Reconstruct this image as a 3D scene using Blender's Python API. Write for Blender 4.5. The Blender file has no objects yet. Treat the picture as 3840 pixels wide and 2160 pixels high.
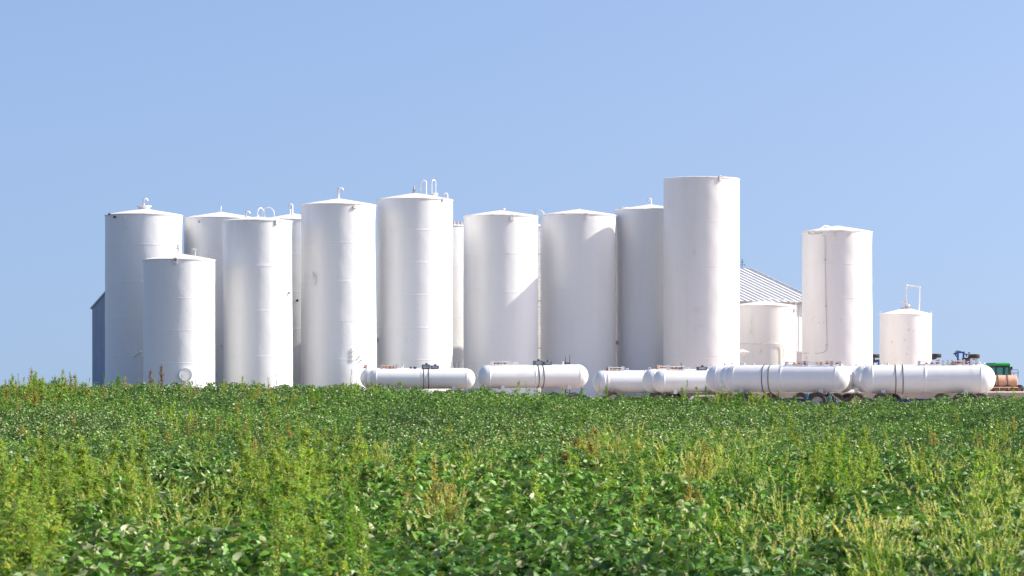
import bpy, math, random
import numpy as np
from mathutils import Vector, Matrix

sc = bpy.context.scene
PI = math.pi
R_ = math.radians

# ------------------------------------------------------------------ camera, sky, sun, exposure
F = 11700.0          # focal length in photo pixels (photo 3840 wide)
ZC = 0.85            # camera height above the yard datum
V0 = 1455.0          # level line in the photo
cam = bpy.data.cameras.new("camera")
cam.sensor_width = 36.0
cam.lens = F / 3840 * 36.0
cam.shift_y = (V0 - 1080) / 3840
cam.clip_start = 0.1
cam.clip_end = 8000
cam.dof.use_dof = True
cam.dof.focus_distance = 120
cam.dof.aperture_fstop = 8.0
camo = bpy.data.objects.new("camera", cam)
camo.location = (0, 0, ZC)
camo.rotation_euler = (PI / 2, 0, 0)
sc.collection.objects.link(camo)
sc.camera = camo

SUN_EL, SUN_AZ = 38.0, 5.0      # azimuth measured from +X towards +Y
world = bpy.data.worlds.new("World")
sc.world = world
world.use_nodes = True
wt = world.node_tree
wt.nodes.clear()
sky = wt.nodes.new("ShaderNodeTexSky")
sky.sky_type = 'NISHITA'
sky.sun_disc = False
sky.sun_elevation = R_(SUN_EL)
sky.sun_rotation = R_(90 - SUN_AZ)
sky.altitude = 0
sky.air_density = 0.5
sky.dust_density = 2.5
sky.ozone_density = 3.0
# the far plain drops away: look up the sky a few degrees higher than level
wtc = wt.nodes.new("ShaderNodeTexCoord")
wad = wt.nodes.new("ShaderNodeVectorMath"); wad.operation = 'MULTIPLY_ADD'; wad.inputs[1].default_value = (1, 1, 0.6); wad.inputs[2].default_value = (0, 0, 0.072)
wno = wt.nodes.new("ShaderNodeVectorMath"); wno.operation = 'NORMALIZE'
wt.links.new(wtc.outputs["Generated"], wad.inputs[0]); wt.links.new(wad.outputs[0], wno.inputs[0]); wt.links.new(wno.outputs[0], sky.inputs[0])
bg = wt.nodes.new("ShaderNodeBackground")
bg.inputs[1].default_value = 0.15
wo = wt.nodes.new("ShaderNodeOutputWorld")
wt.links.new(sky.outputs[0], bg.inputs[0])
wt.links.new(bg.outputs[0], wo.inputs[0])

sun = bpy.data.lights.new("sun", 'SUN')
sun.energy = 4.3
sun.angle = R_(0.55)
sun.color = (1.0, 0.93, 0.82)
suno = bpy.data.objects.new("sun", sun)
sd = Vector((math.cos(R_(SUN_EL)) * math.cos(R_(SUN_AZ)), math.cos(R_(SUN_EL)) * math.sin(R_(SUN_AZ)), math.sin(R_(SUN_EL))))
suno.rotation_euler = sd.to_track_quat('Z', 'Y').to_euler()
suno.location = (60, 100, 60)
sc.collection.objects.link(suno)

sc.view_settings.view_transform = 'Standard'
sc.view_settings.look = 'None'
sc.view_settings.gamma = 1.0
sc.view_settings.exposure = 0.66
sc.cycles.max_bounces = 8
sc.cycles.diffuse_bounces = 4
sc.cycles.transparent_max_bounces = 4

# ------------------------------------------------------------------ materials
def nt_new(name):
    m = bpy.data.materials.new(name)
    m.use_nodes = True
    nt = m.node_tree
    p = nt.nodes["Principled BSDF"]
    return m, nt, p

def N(nt, kind, **kw):
    n = nt.nodes.new(kind)
    for k, v in kw.items():
        if k in n.inputs:
            n.inputs[k].default_value = v
        else:
            setattr(n, k, v)
    return n

def paint(name, col, col2=None, rough=0.45, scale=3.0, metal=0.0, bump=0.0, bscale=8.0, lo=0.42, hi=0.7, stretch=(1, 1, 1), spec=0.5):
    """Painted or bare surface whose colour wanders between col and col2."""
    m, nt, p = nt_new(name)
    tc = N(nt, "ShaderNodeTexCoord")
    mp = N(nt, "ShaderNodeMapping")
    mp.inputs["Scale"].default_value = stretch
    nt.links.new(tc.outputs["Object"], mp.inputs[0])
    no = N(nt, "ShaderNodeTexNoise", Scale=scale, Detail=6.0, Roughness=0.6)
    nt.links.new(mp.outputs[0], no.inputs["Vector"])
    cr = N(nt, "ShaderNodeMapRange")
    cr.inputs["From Min"].default_value = lo
    cr.inputs["From Max"].default_value = hi
    nt.links.new(no.outputs["Fac"], cr.inputs["Value"])
    mx = N(nt, "ShaderNodeMix", data_type='RGBA')
    mx.inputs["A"].default_value = (*col, 1)
    mx.inputs["B"].default_value = (*(col2 or tuple(c * 0.8 for c in col)), 1)
    nt.links.new(cr.outputs[0], mx.inputs["Factor"])
    nt.links.new(mx.outputs["Result"], p.inputs["Base Color"])
    p.inputs["Roughness"].default_value = rough
    p.inputs["Metallic"].default_value = metal
    p.inputs["Specular IOR Level"].default_value = spec
    if bump:
        nb = N(nt, "ShaderNodeTexNoise", Scale=bscale, Detail=3.0)
        nt.links.new(tc.outputs["Object"], nb.inputs["Vector"])
        b = N(nt, "ShaderNodeBump", Strength=bump, Distance=0.05)
        nt.links.new(nb.outputs["Fac"], b.inputs["Height"])
        nt.links.new(b.outputs[0], p.inputs["Normal"])
    return m

def tank_white(name, col=(0.81, 0.805, 0.795), dirt=(0.70, 0.67, 0.62), dirt_amt=0.3, bump=0.16, rough=0.42):
    """White tank paint: streaky grime, orange-peel dents, rust where the mesh carries a stain value."""
    m, nt, p = nt_new(name)
    tc = N(nt, "ShaderNodeTexCoord")
    mp = N(nt, "ShaderNodeMapping")
    mp.inputs["Scale"].default_value = (1.6, 1.6, 0.22)
    nt.links.new(tc.outputs["Object"], mp.inputs[0])
    no = N(nt, "ShaderNodeTexNoise", Scale=1.7, Detail=7.0, Roughness=0.62)
    nt.links.new(mp.outputs[0], no.inputs["Vector"])
    cr = N(nt, "ShaderNodeMapRange")
    cr.inputs["From Min"].default_value = 0.5
    cr.inputs["From Max"].default_value = 0.85
    cr.inputs["To Max"].default_value = dirt_amt
    nt.links.new(no.outputs["Fac"], cr.inputs["Value"])
    mx = N(nt, "ShaderNodeMix", data_type='RGBA')
    mx.inputs["A"].default_value = (*col, 1)
    mx.inputs["B"].default_value = (*dirt, 1)
    nt.links.new(cr.outputs[0], mx.inputs["Factor"])
    at = N(nt, "ShaderNodeAttribute", attribute_name="stain")
    n2 = N(nt, "ShaderNodeTexNoise", Scale=14.0, Detail=4.0)
    nt.links.new(tc.outputs["Object"], n2.inputs["Vector"])
    mu = N(nt, "ShaderNodeMath", operation='MULTIPLY')
    nt.links.new(at.outputs["Fac"], mu.inputs[0])
    mr = N(nt, "ShaderNodeMapRange")
    mr.inputs["From Min"].default_value = 0.25
    mr.inputs["From Max"].default_value = 0.6
    nt.links.new(n2.outputs["Fac"], mr.inputs["Value"])
    nt.links.new(mr.outputs[0], mu.inputs[1])
    mx2 = N(nt, "ShaderNodeMix", data_type='RGBA')
    nt.links.new(mx.outputs["Result"], mx2.inputs["A"])
    mx2.inputs["B"].default_value = (0.47, 0.25, 0.075, 1)
    nt.links.new(mu.outputs[0], mx2.inputs["Factor"])
    nt.links.new(mx2.outputs["Result"], p.inputs["Base Color"])
    p.inputs["Roughness"].default_value = rough
    nb = N(nt, "ShaderNodeTexNoise", Scale=5.0, Detail=4.0, Roughness=0.6)
    nt.links.new(tc.outputs["Object"], nb.inputs["Vector"])
    b = N(nt, "ShaderNodeBump", Strength=bump, Distance=0.05)
    nt.links.new(nb.outputs["Fac"], b.inputs["Height"])
    nt.links.new(b.outputs[0], p.inputs["Normal"])
    return m

def leaf_mat(name, trans=0.3, under=(.30, .36, .20), rough=0.42, spec=0.5, under_mix=0.0):
    m, nt, p = nt_new(name)
    at = N(nt, "ShaderNodeAttribute", attribute_name="Col")
    ge = N(nt, "ShaderNodeNewGeometry")
    mu = N(nt, "ShaderNodeMix", data_type='RGBA')
    uf = N(nt, "ShaderNodeMath", operation='MULTIPLY'); uf.inputs[1].default_value = under_mix
    nt.links.new(ge.outputs["Backfacing"], uf.inputs[0])
    nt.links.new(uf.outputs[0], mu.inputs["Factor"])
    nt.links.new(at.outputs["Color"], mu.inputs["A"])
    mu.inputs["B"].default_value = (*under, 1)
    nt.links.new(mu.outputs["Result"], p.inputs["Base Color"])
    p.inputs["Roughness"].default_value = rough
    p.inputs["Specular IOR Level"].default_value = spec
    tr = N(nt, "ShaderNodeBsdfTranslucent")
    m2 = N(nt, "ShaderNodeMix", data_type='RGBA', blend_type='MULTIPLY')
    m2.inputs["Factor"].default_value = 1.0
    nt.links.new(at.outputs["Color"], m2.inputs["A"])
    m2.inputs["B"].default_value = (2.3, 2.0, 1.0, 1)
    nt.links.new(m2.outputs["Result"], tr.inputs["Color"])
    ms = N(nt, "ShaderNodeMixShader")
    ms.inputs[0].default_value = trans
    nt.links.new(p.outputs[0], ms.inputs[1])
    nt.links.new(tr.outputs[0], ms.inputs[2])
    nt.links.new(ms.outputs[0], nt.nodes["Material Output"].inputs["Surface"])
    return m

M = {}
M['white'] = tank_white("tank_white")
M['cream'] = tank_white("tank_cream_white", (0.81, 0.79, 0.765), (0.68, 0.62, 0.55), 0.35, 0.08)
M['roofw'] = tank_white("tank_roof_white", (0.80, 0.78, 0.75), (0.60, 0.47, 0.38), 0.55, 0.2)
M['nurse'] = tank_white("nurse_tank_white", (0.80, 0.80, 0.79), (0.66, 0.60, 0.52), 0.35, 0.08, 0.3)
M['pipe'] = paint("pipe_white", (0.78, 0.77, 0.75), (0.6, 0.56, 0.5), 0.4, 6)
M['pipegrey'] = paint("pipe_grey", (0.5, 0.5, 0.5), (0.38, 0.38, 0.38), 0.5, 6)
M['dark'] = paint("dark_iron", (0.05, 0.045, 0.045), (0.1, 0.07, 0.05), 0.6, 9)
M['strap'] = paint("strap_brown", (0.09, 0.05, 0.035), (0.05, 0.035, 0.03), 0.6, 9)
M['box'] = paint("box_grey", (0.13, 0.16, 0.19), (0.2, 0.22, 0.25), 0.45, 6)
M['boxin'] = paint("box_window", (0.45, 0.5, 0.55), (0.3, 0.34, 0.4), 0.2, 6)
M['valver'] = paint("valve_red", (0.36, 0.07, 0.035), (0.25, 0.06, 0.03), 0.5, 12)
M['valveo'] = paint("valve_orange", (0.65, 0.22, 0.05), (0.45, 0.14, 0.04), 0.5, 12)
M['brass'] = paint("valve_brass", (0.55, 0.4, 0.2), (0.4, 0.26, 0.1), 0.4, 12)
M['tyre'] = paint("tyre_rubber", (0.05, 0.042, 0.035), (0.13, 0.1, 0.075), 0.85, 7, bump=0.3, bscale=40)
M['rim'] = paint("rim_grey", (0.5, 0.48, 0.45), (0.34, 0.3, 0.26), 0.5, 9)
M['blue'] = paint("frame_navy", (0.012, 0.03, 0.12), (0.03, 0.05, 0.13), 0.5, 6)
M['cyan'] = paint("hub_cyan", (0.03, 0.32, 0.72), (0.03, 0.25, 0.55), 0.4, 6)
M['implblue'] = paint("implement_blue", (0.015, 0.09, 0.36), (0.02, 0.07, 0.25), 0.4, 6)
M['red'] = paint("frame_red", (0.42, 0.03, 0.04), (0.28, 0.03, 0.03), 0.5, 6)
M['maroon'] = paint("frame_maroon", (0.16, 0.025, 0.035), (0.1, 0.03, 0.03), 0.5, 6)
M['tan'] = paint("tank_tan", (0.62, 0.36, 0.235), (0.5, 0.27, 0.17), 0.5, 3)
M['rust'] = paint("frame_rust", (0.22, 0.075, 0.04), (0.3, 0.13, 0.08), 0.7, 6)
M['pinkrail'] = paint("rail_pink", (0.72, 0.52, 0.43), (0.55, 0.35, 0.27), 0.5, 6)
M['green'] = paint("cab_green", (0.02, 0.42, 0.06), (0.016, 0.34, 0.05), 0.3, 4)
M['black'] = paint("cab_black", (0.02, 0.022, 0.022), (0.035, 0.035, 0.035), 0.4, 6)
M['slate'] = paint("rail_slate", (0.10, 0.14, 0.16), (0.07, 0.1, 0.12), 0.5, 6)
M['sheet'] = paint("steel_sheet_white", (0.68, 0.68, 0.68), (0.56, 0.56, 0.56), 0.4, 2, metal=0.0, stretch=(1, 1, .3))
M['roofm'] = paint("steel_roof", (0.60, 0.60, 0.61), (0.52, 0.52, 0.53), 0.4, 2)
M['shed'] = paint("steel_sheet_blue", (0.40, 0.47, 0.56), (0.33, 0.40, 0.49), 0.5, 2, stretch=(1, 1, .3))
M['concrete'] = paint("concrete", (0.46, 0.37, 0.31), (0.34, 0.275, 0.24), 0.9, 1.5, bump=0.2)
m, nt, p = nt_new("cab_glass")
p.inputs["Base Color"].default_value = (0.16, 0.50, 0.47, 1)
p.inputs["Roughness"].default_value = 0.05
p.inputs["Transmission Weight"].default_value = 0.45
p.inputs["IOR"].default_value = 1.1
M['glass'] = m
M['leaf'] = leaf_mat("bean_leaf", 0.10, (.42, .44, .23), 0.45, 0.3, 0.85)  # pale leaf undersides, brightened so flipped ones also stand in for glints
M['weed'] = leaf_mat("weed_leaf", 0.38, (.3, .4, .1), 0.6, 0.25, 0.0)

# ------------------------------------------------------------------ mesh helpers
class MB:
    def __init__(s):
        s.v = []; s.f = []; s.m = []; s.st = None
    def add(s, vs, fs, mi=0):
        o = len(s.v)
        s.v.extend([tuple(x) for x in vs])
        for f in fs:
            s.f.append(tuple(i + o for i in f)); s.m.append(mi)
        return s
    def box(s, c, d, rz=0.0, mi=0, mat=None, bev=0.0):
        x, y, z = d[0] / 2, d[1] / 2, d[2] / 2
        b = min(bev, x * .9, y * .9, z * .9)
        mt = mat or (Matrix.Translation(c) @ Matrix.Rotation(rz, 4, 'Z'))
        if b <= 0:
            vs = [(-x, -y, -z), (x, -y, -z), (x, y, -z), (-x, y, -z), (-x, -y, z), (x, -y, z), (x, y, z), (-x, y, z)]
            fs = [(0, 3, 2, 1), (4, 5, 6, 7), (0, 1, 5, 4), (1, 2, 6, 5), (2, 3, 7, 6), (3, 0, 4, 7)]
        else:
            vs = []; rings = []
            for zz, ins in ((-z, b), (-z + b, 0), (z - b, 0), (z, b)):
                rings.append(len(vs))
                X, Y = x - ins, y - ins
                vs += [(-X + b * (ins == 0), -Y, zz), (X - b * (ins == 0), -Y, zz), (X, -Y + b * (ins == 0), zz), (X, Y - b * (ins == 0), zz),
                       (X - b * (ins == 0), Y, zz), (-X + b * (ins == 0), Y, zz), (-X, Y - b * (ins == 0), zz), (-X, -Y + b * (ins == 0), zz)]
            # the end rings collapse to rectangles, kept as eight-point loops nudged apart
            fs = []
            for k in range(3):
                a, c2 = rings[k], rings[k + 1]
                for i in range(8):
                    j = (i + 1) % 8
                    fs.append((a + i, a + j, c2 + j, c2 + i))
            fs.append(tuple(rings[0] + i for i in range(7, -1, -1)))
            fs.append(tuple(rings[3] + i for i in range(8)))
        return s.add([mt @ Vector(q) for q in vs], fs, mi)
    def lathe(s, prof, n=32, mt=None, mi=0, cap0=False, cap1=False):
        mt = mt or Matrix.Identity(4)
        vs = []; fs = []
        for r, z in prof:
            for i in range(n):
                a = 2 * PI * i / n
                vs.append(mt @ Vector((r * math.cos(a), r * math.sin(a), z)))
        for k in range(len(prof) - 1):
            for i in range(n):
                j = (i + 1) % n
                fs.append((k * n + i, k * n + j, (k + 1) * n + j, (k + 1) * n + i))
        if cap0: fs.append(tuple(range(n - 1, -1, -1)))
        if cap1: fs.append(tuple((len(prof) - 1) * n + i for i in range(n)))
        return s.add(vs, fs, mi)
    def cyl(s, p0, p1, r, n=12, mi=0, r1=None):
        p0, p1 = Vector(p0), Vector(p1)
        d = p1 - p0
        mt = Matrix.Translation(p0) @ d.to_track_quat('Z', 'Y').to_matrix().to_4x4()
        return s.lathe([(r, 0), (r if r1 is None else r1, d.length)], n, mt, mi, True, True)
    def tube(s, pts, r, n=8, mi=0, closed=False):
        P = [Vector(q) for q in pts]
        K = len(P)
        vs = []; fs = []
        up = None
        for k in range(K):
            if closed:
                t = (P[(k + 1) % K] - P[k - 1]).normalized()
            else:
                t = (P[min(k + 1, K - 1)] - P[max(k - 1, 0)]).normalized()
            if up is None:
                up = t.orthogonal().normalized()
            up = (up - t * up.dot(t)).normalized()
            b = t.cross(up)
            for i in range(n):
                a = 2 * PI * i / n
                vs.append(P[k] + (up * math.cos(a) + b * math.sin(a)) * r)
        for k in range(K if closed else K - 1):
            k2 = (k + 1) % K
            for i in range(n):
                j = (i + 1) % n
                fs.append((k * n + i, k * n + j, k2 * n + j, k2 * n + i))
        if not closed:
            fs.append(tuple(range(n - 1, -1, -1)))
            fs.append(tuple((K - 1) * n + i for i in range(n)))
        return s.add(vs, fs, mi)
    def prism(s, poly, ext, mi=0):
        """poly: list of 3-D points in a plane; ext: extrusion vector."""
        e = Vector(ext); n = len(poly)
        vs = [Vector(q) for q in poly] + [Vector(q) + e for q in poly]
        fs = [tuple(range(n - 1, -1, -1)), tuple(range(n, 2 * n))]
        for i in range(n):
            j = (i + 1) % n
            fs.append((i, j, n + j, n + i))
        return s.add(vs, fs, mi)
    def build(s, name, mats, parent=None, loc=(0, 0, 0), angle=35):
        me = bpy.data.meshes.new(name)
        me.from_pydata(s.v, [], s.f)
        if not isinstance(mats, (list, tuple)): mats = [mats]
        for mm in mats: me.materials.append(mm)
        me.polygons.foreach_set("material_index", s.m)
        me.polygons.foreach_set("use_smooth", [True] * len(s.f))
        me.update()
        import bmesh
        bm = bmesh.new(); bm.from_mesh(me)
        bmesh.ops.recalc_face_normals(bm, faces=bm.faces)
        bm.to_mesh(me); bm.free()
        me.set_sharp_from_angle(angle=R_(angle))
        if s.st is not None:
            a = me.attributes.new("stain", 'FLOAT', 'POINT')
            a.data.foreach_set("value", np.asarray(s.st, dtype=np.float32))
        o = bpy.data.objects.new(name, me)
        sc.collection.objects.link(o)
        o.location = loc
        if parent: o.parent = parent
        return o

def tag(o, label, cat, group=None):
    o["label"] = label; o["category"] = cat
    if group: o["group"] = group
    return o

def thing(name, label, cat, loc, rz=0.0, group=None):
    o = bpy.data.objects.new(name, None)
    o.empty_display_size = 0.3
    sc.collection.objects.link(o)
    o.location = loc; o.rotation_euler = (0, 0, rz)
    return tag(o, label, cat, group)

def PX(u, Y): return (u - 1920) * Y / F
def PZ(v, Y): return ZC - (v - V0) * Y / F

# ------------------------------------------------------------------ terrain
rngn = np.random.default_rng(5)
_gr = rngn.random((64, 64))
def vnoise(x, y):
    x = np.asarray(x, float); y = np.asarray(y, float)
    xi = np.floor(x).astype(int); yi = np.floor(y).astype(int)
    fx = x - xi; fy = y - yi
    fx = fx * fx * (3 - 2 * fx); fy = fy * fy * (3 - 2 * fy)
    g = lambda a, b: _gr[a % 64, b % 64]
    return (g(xi, yi) * (1 - fx) + g(xi + 1, yi) * fx) * (1 - fy) + (g(xi, yi + 1) * (1 - fx) + g(xi + 1, yi + 1) * fx) * fy

CANH = 0.78
_cu = np.array([-600, 0, 700, 1300, 1500, 1800, 2200, 2600, 2850, 3000, 3200, 3500, 3840, 4400.])
_cv = np.array([1436, 1442, 1443, 1445, 1453, 1466, 1483, 1497, 1504, 1508, 1504, 1496, 1486, 1478.])
_cx = (_cu - 1920) * 103 / F
_cz = ZC - (_cv - V0) * 103 / F
YF0, YF1 = 17.5, 106.0
def canopy(X, Y):
    X = np.asarray(X, float); Y = np.asarray(Y, float)
    b = np.interp(Y, [0, 18, 23, 30, 40, 48, 58, 70, 84, 96, 103, 106], [-.60, -.60, -.54, -.44, -.30, -.26, -.40, -.38, .18, .74, .98, 0.98])
    w = np.clip((Y - 50) / 48, 0, 1)
    b = b + w * (np.interp(X, _cx, _cz) - 0.98)
    left = np.clip((4 - X) / 8, 0, 1)
    b = b - 0.10 * left * np.exp(-((Y - 62) / 8) ** 2)
    b = b - 0.09 * np.clip((Y - 78) / 18, 0, 1)
    b = b + 0.10 * (vnoise(X * .23 + 7, Y * .16) - .5) * np.clip((101 - Y) / 12, 0.15, 1)
    return b
def ground(X, Y):
    X = np.asarray(X, float); Y = np.asarray(Y, float)
    yard = np.interp(Y, [100, 128, 153, 166, 178, 400, 3000], [-.10, -.10, .02, .36, .45, -1.5, -25])
    fld = canopy(X, np.minimum(Y, YF1)) - CANH
    t = np.clip((Y - YF1) / 6, 0, 1); t = t * t * (3 - 2 * t)
    z = fld * (1 - t) + yard * t
    back = np.clip(-Y / 200, 0, 1)
    return z - back * 2

def axis_grid(lo, hi, step, far):
    a = list(np.arange(lo, hi + step / 2, step))
    d = step; x = lo; pre = []
    while x > -far:
        d *= 1.5; x -= d; pre.append(x)
    post = []; d = step; x = hi
    while x < far:
        d *= 1.5; x += d; post.append(x)
    return np.array(pre[::-1] + a + post)

gx = axis_grid(-36, 36, 0.9, 3500); gy = axis_grid(0, 190, 1.0, 3500)
GX, GY = np.meshgrid(gx, gy)
GZ = ground(GX, GY) + 0.03 * (vnoise(GX * 1.3, GY * 1.3) - .5)
me = bpy.data.meshes.new("ground")
nx, ny = len(gx), len(gy)
idx = np.arange(nx * ny).reshape(ny, nx)
fa = np.stack([idx[:-1, :-1], idx[:-1, 1:], idx[1:, 1:], idx[1:, :-1]], -1).reshape(-1, 4)
me.from_pydata(np.stack([GX, GY, GZ], -1).reshape(-1, 3).tolist(), [], fa.tolist())
me.polygons.foreach_set("use_smooth", [True] * len(fa))
m, nt, p = nt_new("soil_and_gravel")
ge = N(nt, "ShaderNodeNewGeometry"); sx = N(nt, "ShaderNodeSeparateXYZ")
nt.links.new(ge.outputs["Position"], sx.inputs[0])
mr = N(nt, "ShaderNodeMapRange"); mr.inputs["From Min"].default_value = 106; mr.inputs["From Max"].default_value = 112
nt.links.new(sx.outputs["Y"], mr.inputs["Value"])
n1 = N(nt, "ShaderNodeTexNoise", Scale=0.9, Detail=8.0, Roughness=0.65)
nt.links.new(ge.outputs["Position"], n1.inputs["Vector"])
s1 = N(nt, "ShaderNodeMix", data_type='RGBA'); s1.inputs["A"].default_value = (.03, .022, .014, 1); s1.inputs["B"].default_value = (.06, .045, .028, 1)
s2 = N(nt, "ShaderNodeMix", data_type='RGBA'); s2.inputs["A"].default_value = (.45, .385, .33, 1); s2.inputs["B"].default_value = (.34, .28, .23, 1)
mxx = N(nt, "ShaderNodeMix", data_type='RGBA')
for s_ in (s1, s2): nt.links.new(n1.outputs["Fac"], s_.inputs["Factor"])
s3 = N(nt, "ShaderNodeMix", data_type='RGBA'); s3.inputs["A"].default_value = (.07, .075, .03, 1); s3.inputs["B"].default_value = (.12, .10, .06, 1)
nt.links.new(n1.outputs["Fac"], s3.inputs["Factor"])
mrx = N(nt, "ShaderNodeMapRange"); mrx.inputs["From Min"].default_value = -5; mrx.inputs["From Max"].default_value = 3
nt.links.new(sx.outputs["X"], mrx.inputs["Value"])
s4 = N(nt, "ShaderNodeMix", data_type='RGBA'); nt.links.new(mrx.outputs[0], s4.inputs["Factor"]); nt.links.new(s3.outputs["Result"], s4.inputs["A"]); nt.links.new(s2.outputs["Result"], s4.inputs["B"])
nt.links.new(s1.outputs["Result"], mxx.inputs["A"]); nt.links.new(s4.outputs["Result"], mxx.inputs["B"])
nt.links.new(mr.outputs[0], mxx.inputs["Factor"])
nt.links.new(mxx.outputs["Result"], p.inputs["Base Color"])
p.inputs["Roughness"].default_value = 0.95
me.materials.append(m)
go = bpy.data.objects.new("ground", me); go["kind"] = "structure"; go["label"] = "bare soil of the bean field running on as pale gravel yard under the tanks"
sc.collection.objects.link(go)

# raised concrete pad under the right-hand wagons and tanks
b = MB(); x0, x1 = PX(2540, 136), 42.0
b.box(((x0 + x1) / 2, 157, 0.18), (x1 - x0, 42, 0.98), bev=0.03)
o = b.build("concrete_pad", M['concrete']); o["kind"] = "structure"; o["label"] = "raised pale concrete pad behind the horizontal tanks at right"

# ------------------------------------------------------------------ vertical tanks
def silo(label, uL, uR, vrim, vapex, Y, seams, mat='white', seed=0, stains=(), nz=70, ns=112, roofmat='roofw', dent=0.004, group='white upright storage tanks', warp=0.0):
    rnd = random.Random(seed)
    s = F / Y
    uc = (uL + uR) / 2
    R = (uR - uL) / 2 / s
    X = PX(uc, Y)
    g = float(ground(X, Y)) - 0.05
    if uc > 2560: g = max(g, 0.66)
    z1 = PZ(vrim, Y) - g; za = PZ(vapex, Y) - g
    root = thing("storage_tank", label, "tank", (X, Y, g), 0, group)
    root["R"] = R; root["z1"] = z1; root["za"] = za; root["uc"] = uc
    # shell
    zs = list(np.linspace(0, z1, nz))
    prof = [(0.0, z) for z in zs]
    for v in seams:
        zz = PZ(v, Y) - g
        prof += [(0.0, zz - .025), (.0035, zz - .012), (.0035, zz + .012), (0.0, zz + .025)]
    prof.sort(key=lambda q: q[1])
    bz = [rnd.uniform(0, 6.28) for _ in range(8)]
    vs = []; st = []
    base_a = [(2 * PI * i / ns) for i in range(ns)]
    for dr, z in prof:
        for a in base_a:
            d = dent * (math.sin(3 * a + bz[0] + z * .9) * math.sin(z * 1.7 + bz[1]) + .7 * math.sin(7 * a + bz[2]) * math.sin(z * 2.9 + bz[3] + 2 * a) + .5 * math.sin(13 * a + bz[4] + z * 1.3) * math.sin(4.3 * z + bz[5]))
            e = min(1, (z1 - z) / .8)
            r = R + dr + d * e + warp * e * math.exp(-(math.remainder(a, 2 * PI) ** 2) * 2) * math.cos(PI * z / z1)
            vs.append((r * math.cos(a), r * math.sin(a), z))
            q = 0.0
            if stains and math.sin(a) < 0.2:
                uu = uc + R * math.cos(a) * s; vv = V0 - (z + g - ZC) * s
                for (su, sv, wu, wv, k) in stains:
                    ee = ((uu - su) / wu) ** 2 + ((vv - sv) / wv) ** 2
                    if ee < 9: q = max(q, min(1.0, .95 * k) * math.exp(-ee * .8))
            st.append(q)
    nr = len(prof)
    fs = []
    for k in range(nr - 1):
        for i in range(ns):
            j = (i + 1) % ns
            fs.append((k * ns + i, k * ns + j, (k + 1) * ns + j, (k + 1) * ns + i))
    b = MB(); b.add(vs, fs); b.st = st
    b.build("tank_shell", M[mat], root, angle=50)
    # roof, slightly swollen, with a drip edge
    rise = za - z1
    b = MB()
    pr = [(R + .004, -.05), (R + .03, -.045), (R + .03, .0), (R - .02, .02)]
    for t in (.9, .75, .6, .45, .3, .18, .08, .02):
        pr.append((R * t, .02 + (rise - .02) * (1 - t) ** .93))
    b.lathe(pr, 96, Matrix.Translation((0, 0, z1)))
    b.st = [max(0, vnoise(q[0] * 2.2 + seed, q[1] * 2.2) - .62) * 1.6 for q in b.v]
    b.build("tank_roof", M[roofmat], root, angle=25)
    return root

class Loc:
    """Photo pixels to a tank's own space, at a chosen depth behind (+) or before (-) its axis."""
    def __init__(s, root):
        s.r = root; s.Y = root.location.y; s.R = root["R"]
    def p(s, u, v, dy=0.0):
        Y = s.Y + dy
        return Vector((PX(u, Y) - s.r.location.x, dy, PZ(v, Y) - s.r.location.z))
    def face(s, u, v, off=0.0):
        x = PX(u, s.Y) - s.r.location.x
        x = max(-s.R * .995, min(s.R * .995, x))
        y = -math.sqrt(s.R ** 2 - x * x)
        k = (s.R + off) / s.R
        Y = s.Y + y
        return Vector((x * k, y * k, PZ(v, Y) - s.r.location.z))
    def roofz(s, x, y):
        return s.r["z1"] + (s.r["za"] - s.r["z1"]) * (1 - min(1, math.hypot(x, y) / s.R))
    def px(s, n): return n * s.Y / F

def elbow_vent(t, pts, r, mat='pipe', name="vent_pipe", drip=True):
    """A vent pipe along photo pixel points (u, v); a dark disc paints the shade in its mouth."""
    L = Loc(t)
    dy = pts[0][2] if len(pts[0]) > 2 else 0.0
    P = [L.p(q[0], q[1], dy) for q in pts]
    Q = [P[0]]
    for k in range(1, len(P) - 1):
        a, c, e = P[k - 1], P[k], P[k + 1]
        d = min((c - a).length, (e - c).length) * .45
        d = min(d, .12)
        s0 = c + (a - c).normalized() * d; s1 = c + (e - c).normalized() * d
        for w in (0, .25, .5, .75, 1):
            Q.append(s0 * (1 - w) ** 2 + c * 2 * w * (1 - w) + s1 * w * w)
    Q.append(P[-1])
    b = MB(); b.tube(Q, r, 12)
    f = Q[0] + Vector((0, 0, .02))
    b.lathe([(r * 1.0, -.02), (r * 2.0, -.02), (r * 2.0, .015), (r, .02)], 14, Matrix.Translation(f))
    if drip:
        d = (Q[-1] - Q[-2]).normalized()
        b.cyl(Q[-1] - d * .05, Q[-1] + d * .012, r * 1.2, 12)
        b.cyl(Q[-1] + d * .012, Q[-1] + d * .016, r * .9, 12, 1)  # dark disc painted in for the shade inside the bore
    return b.build(name, [M[mat], M['dark']], t)

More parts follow.
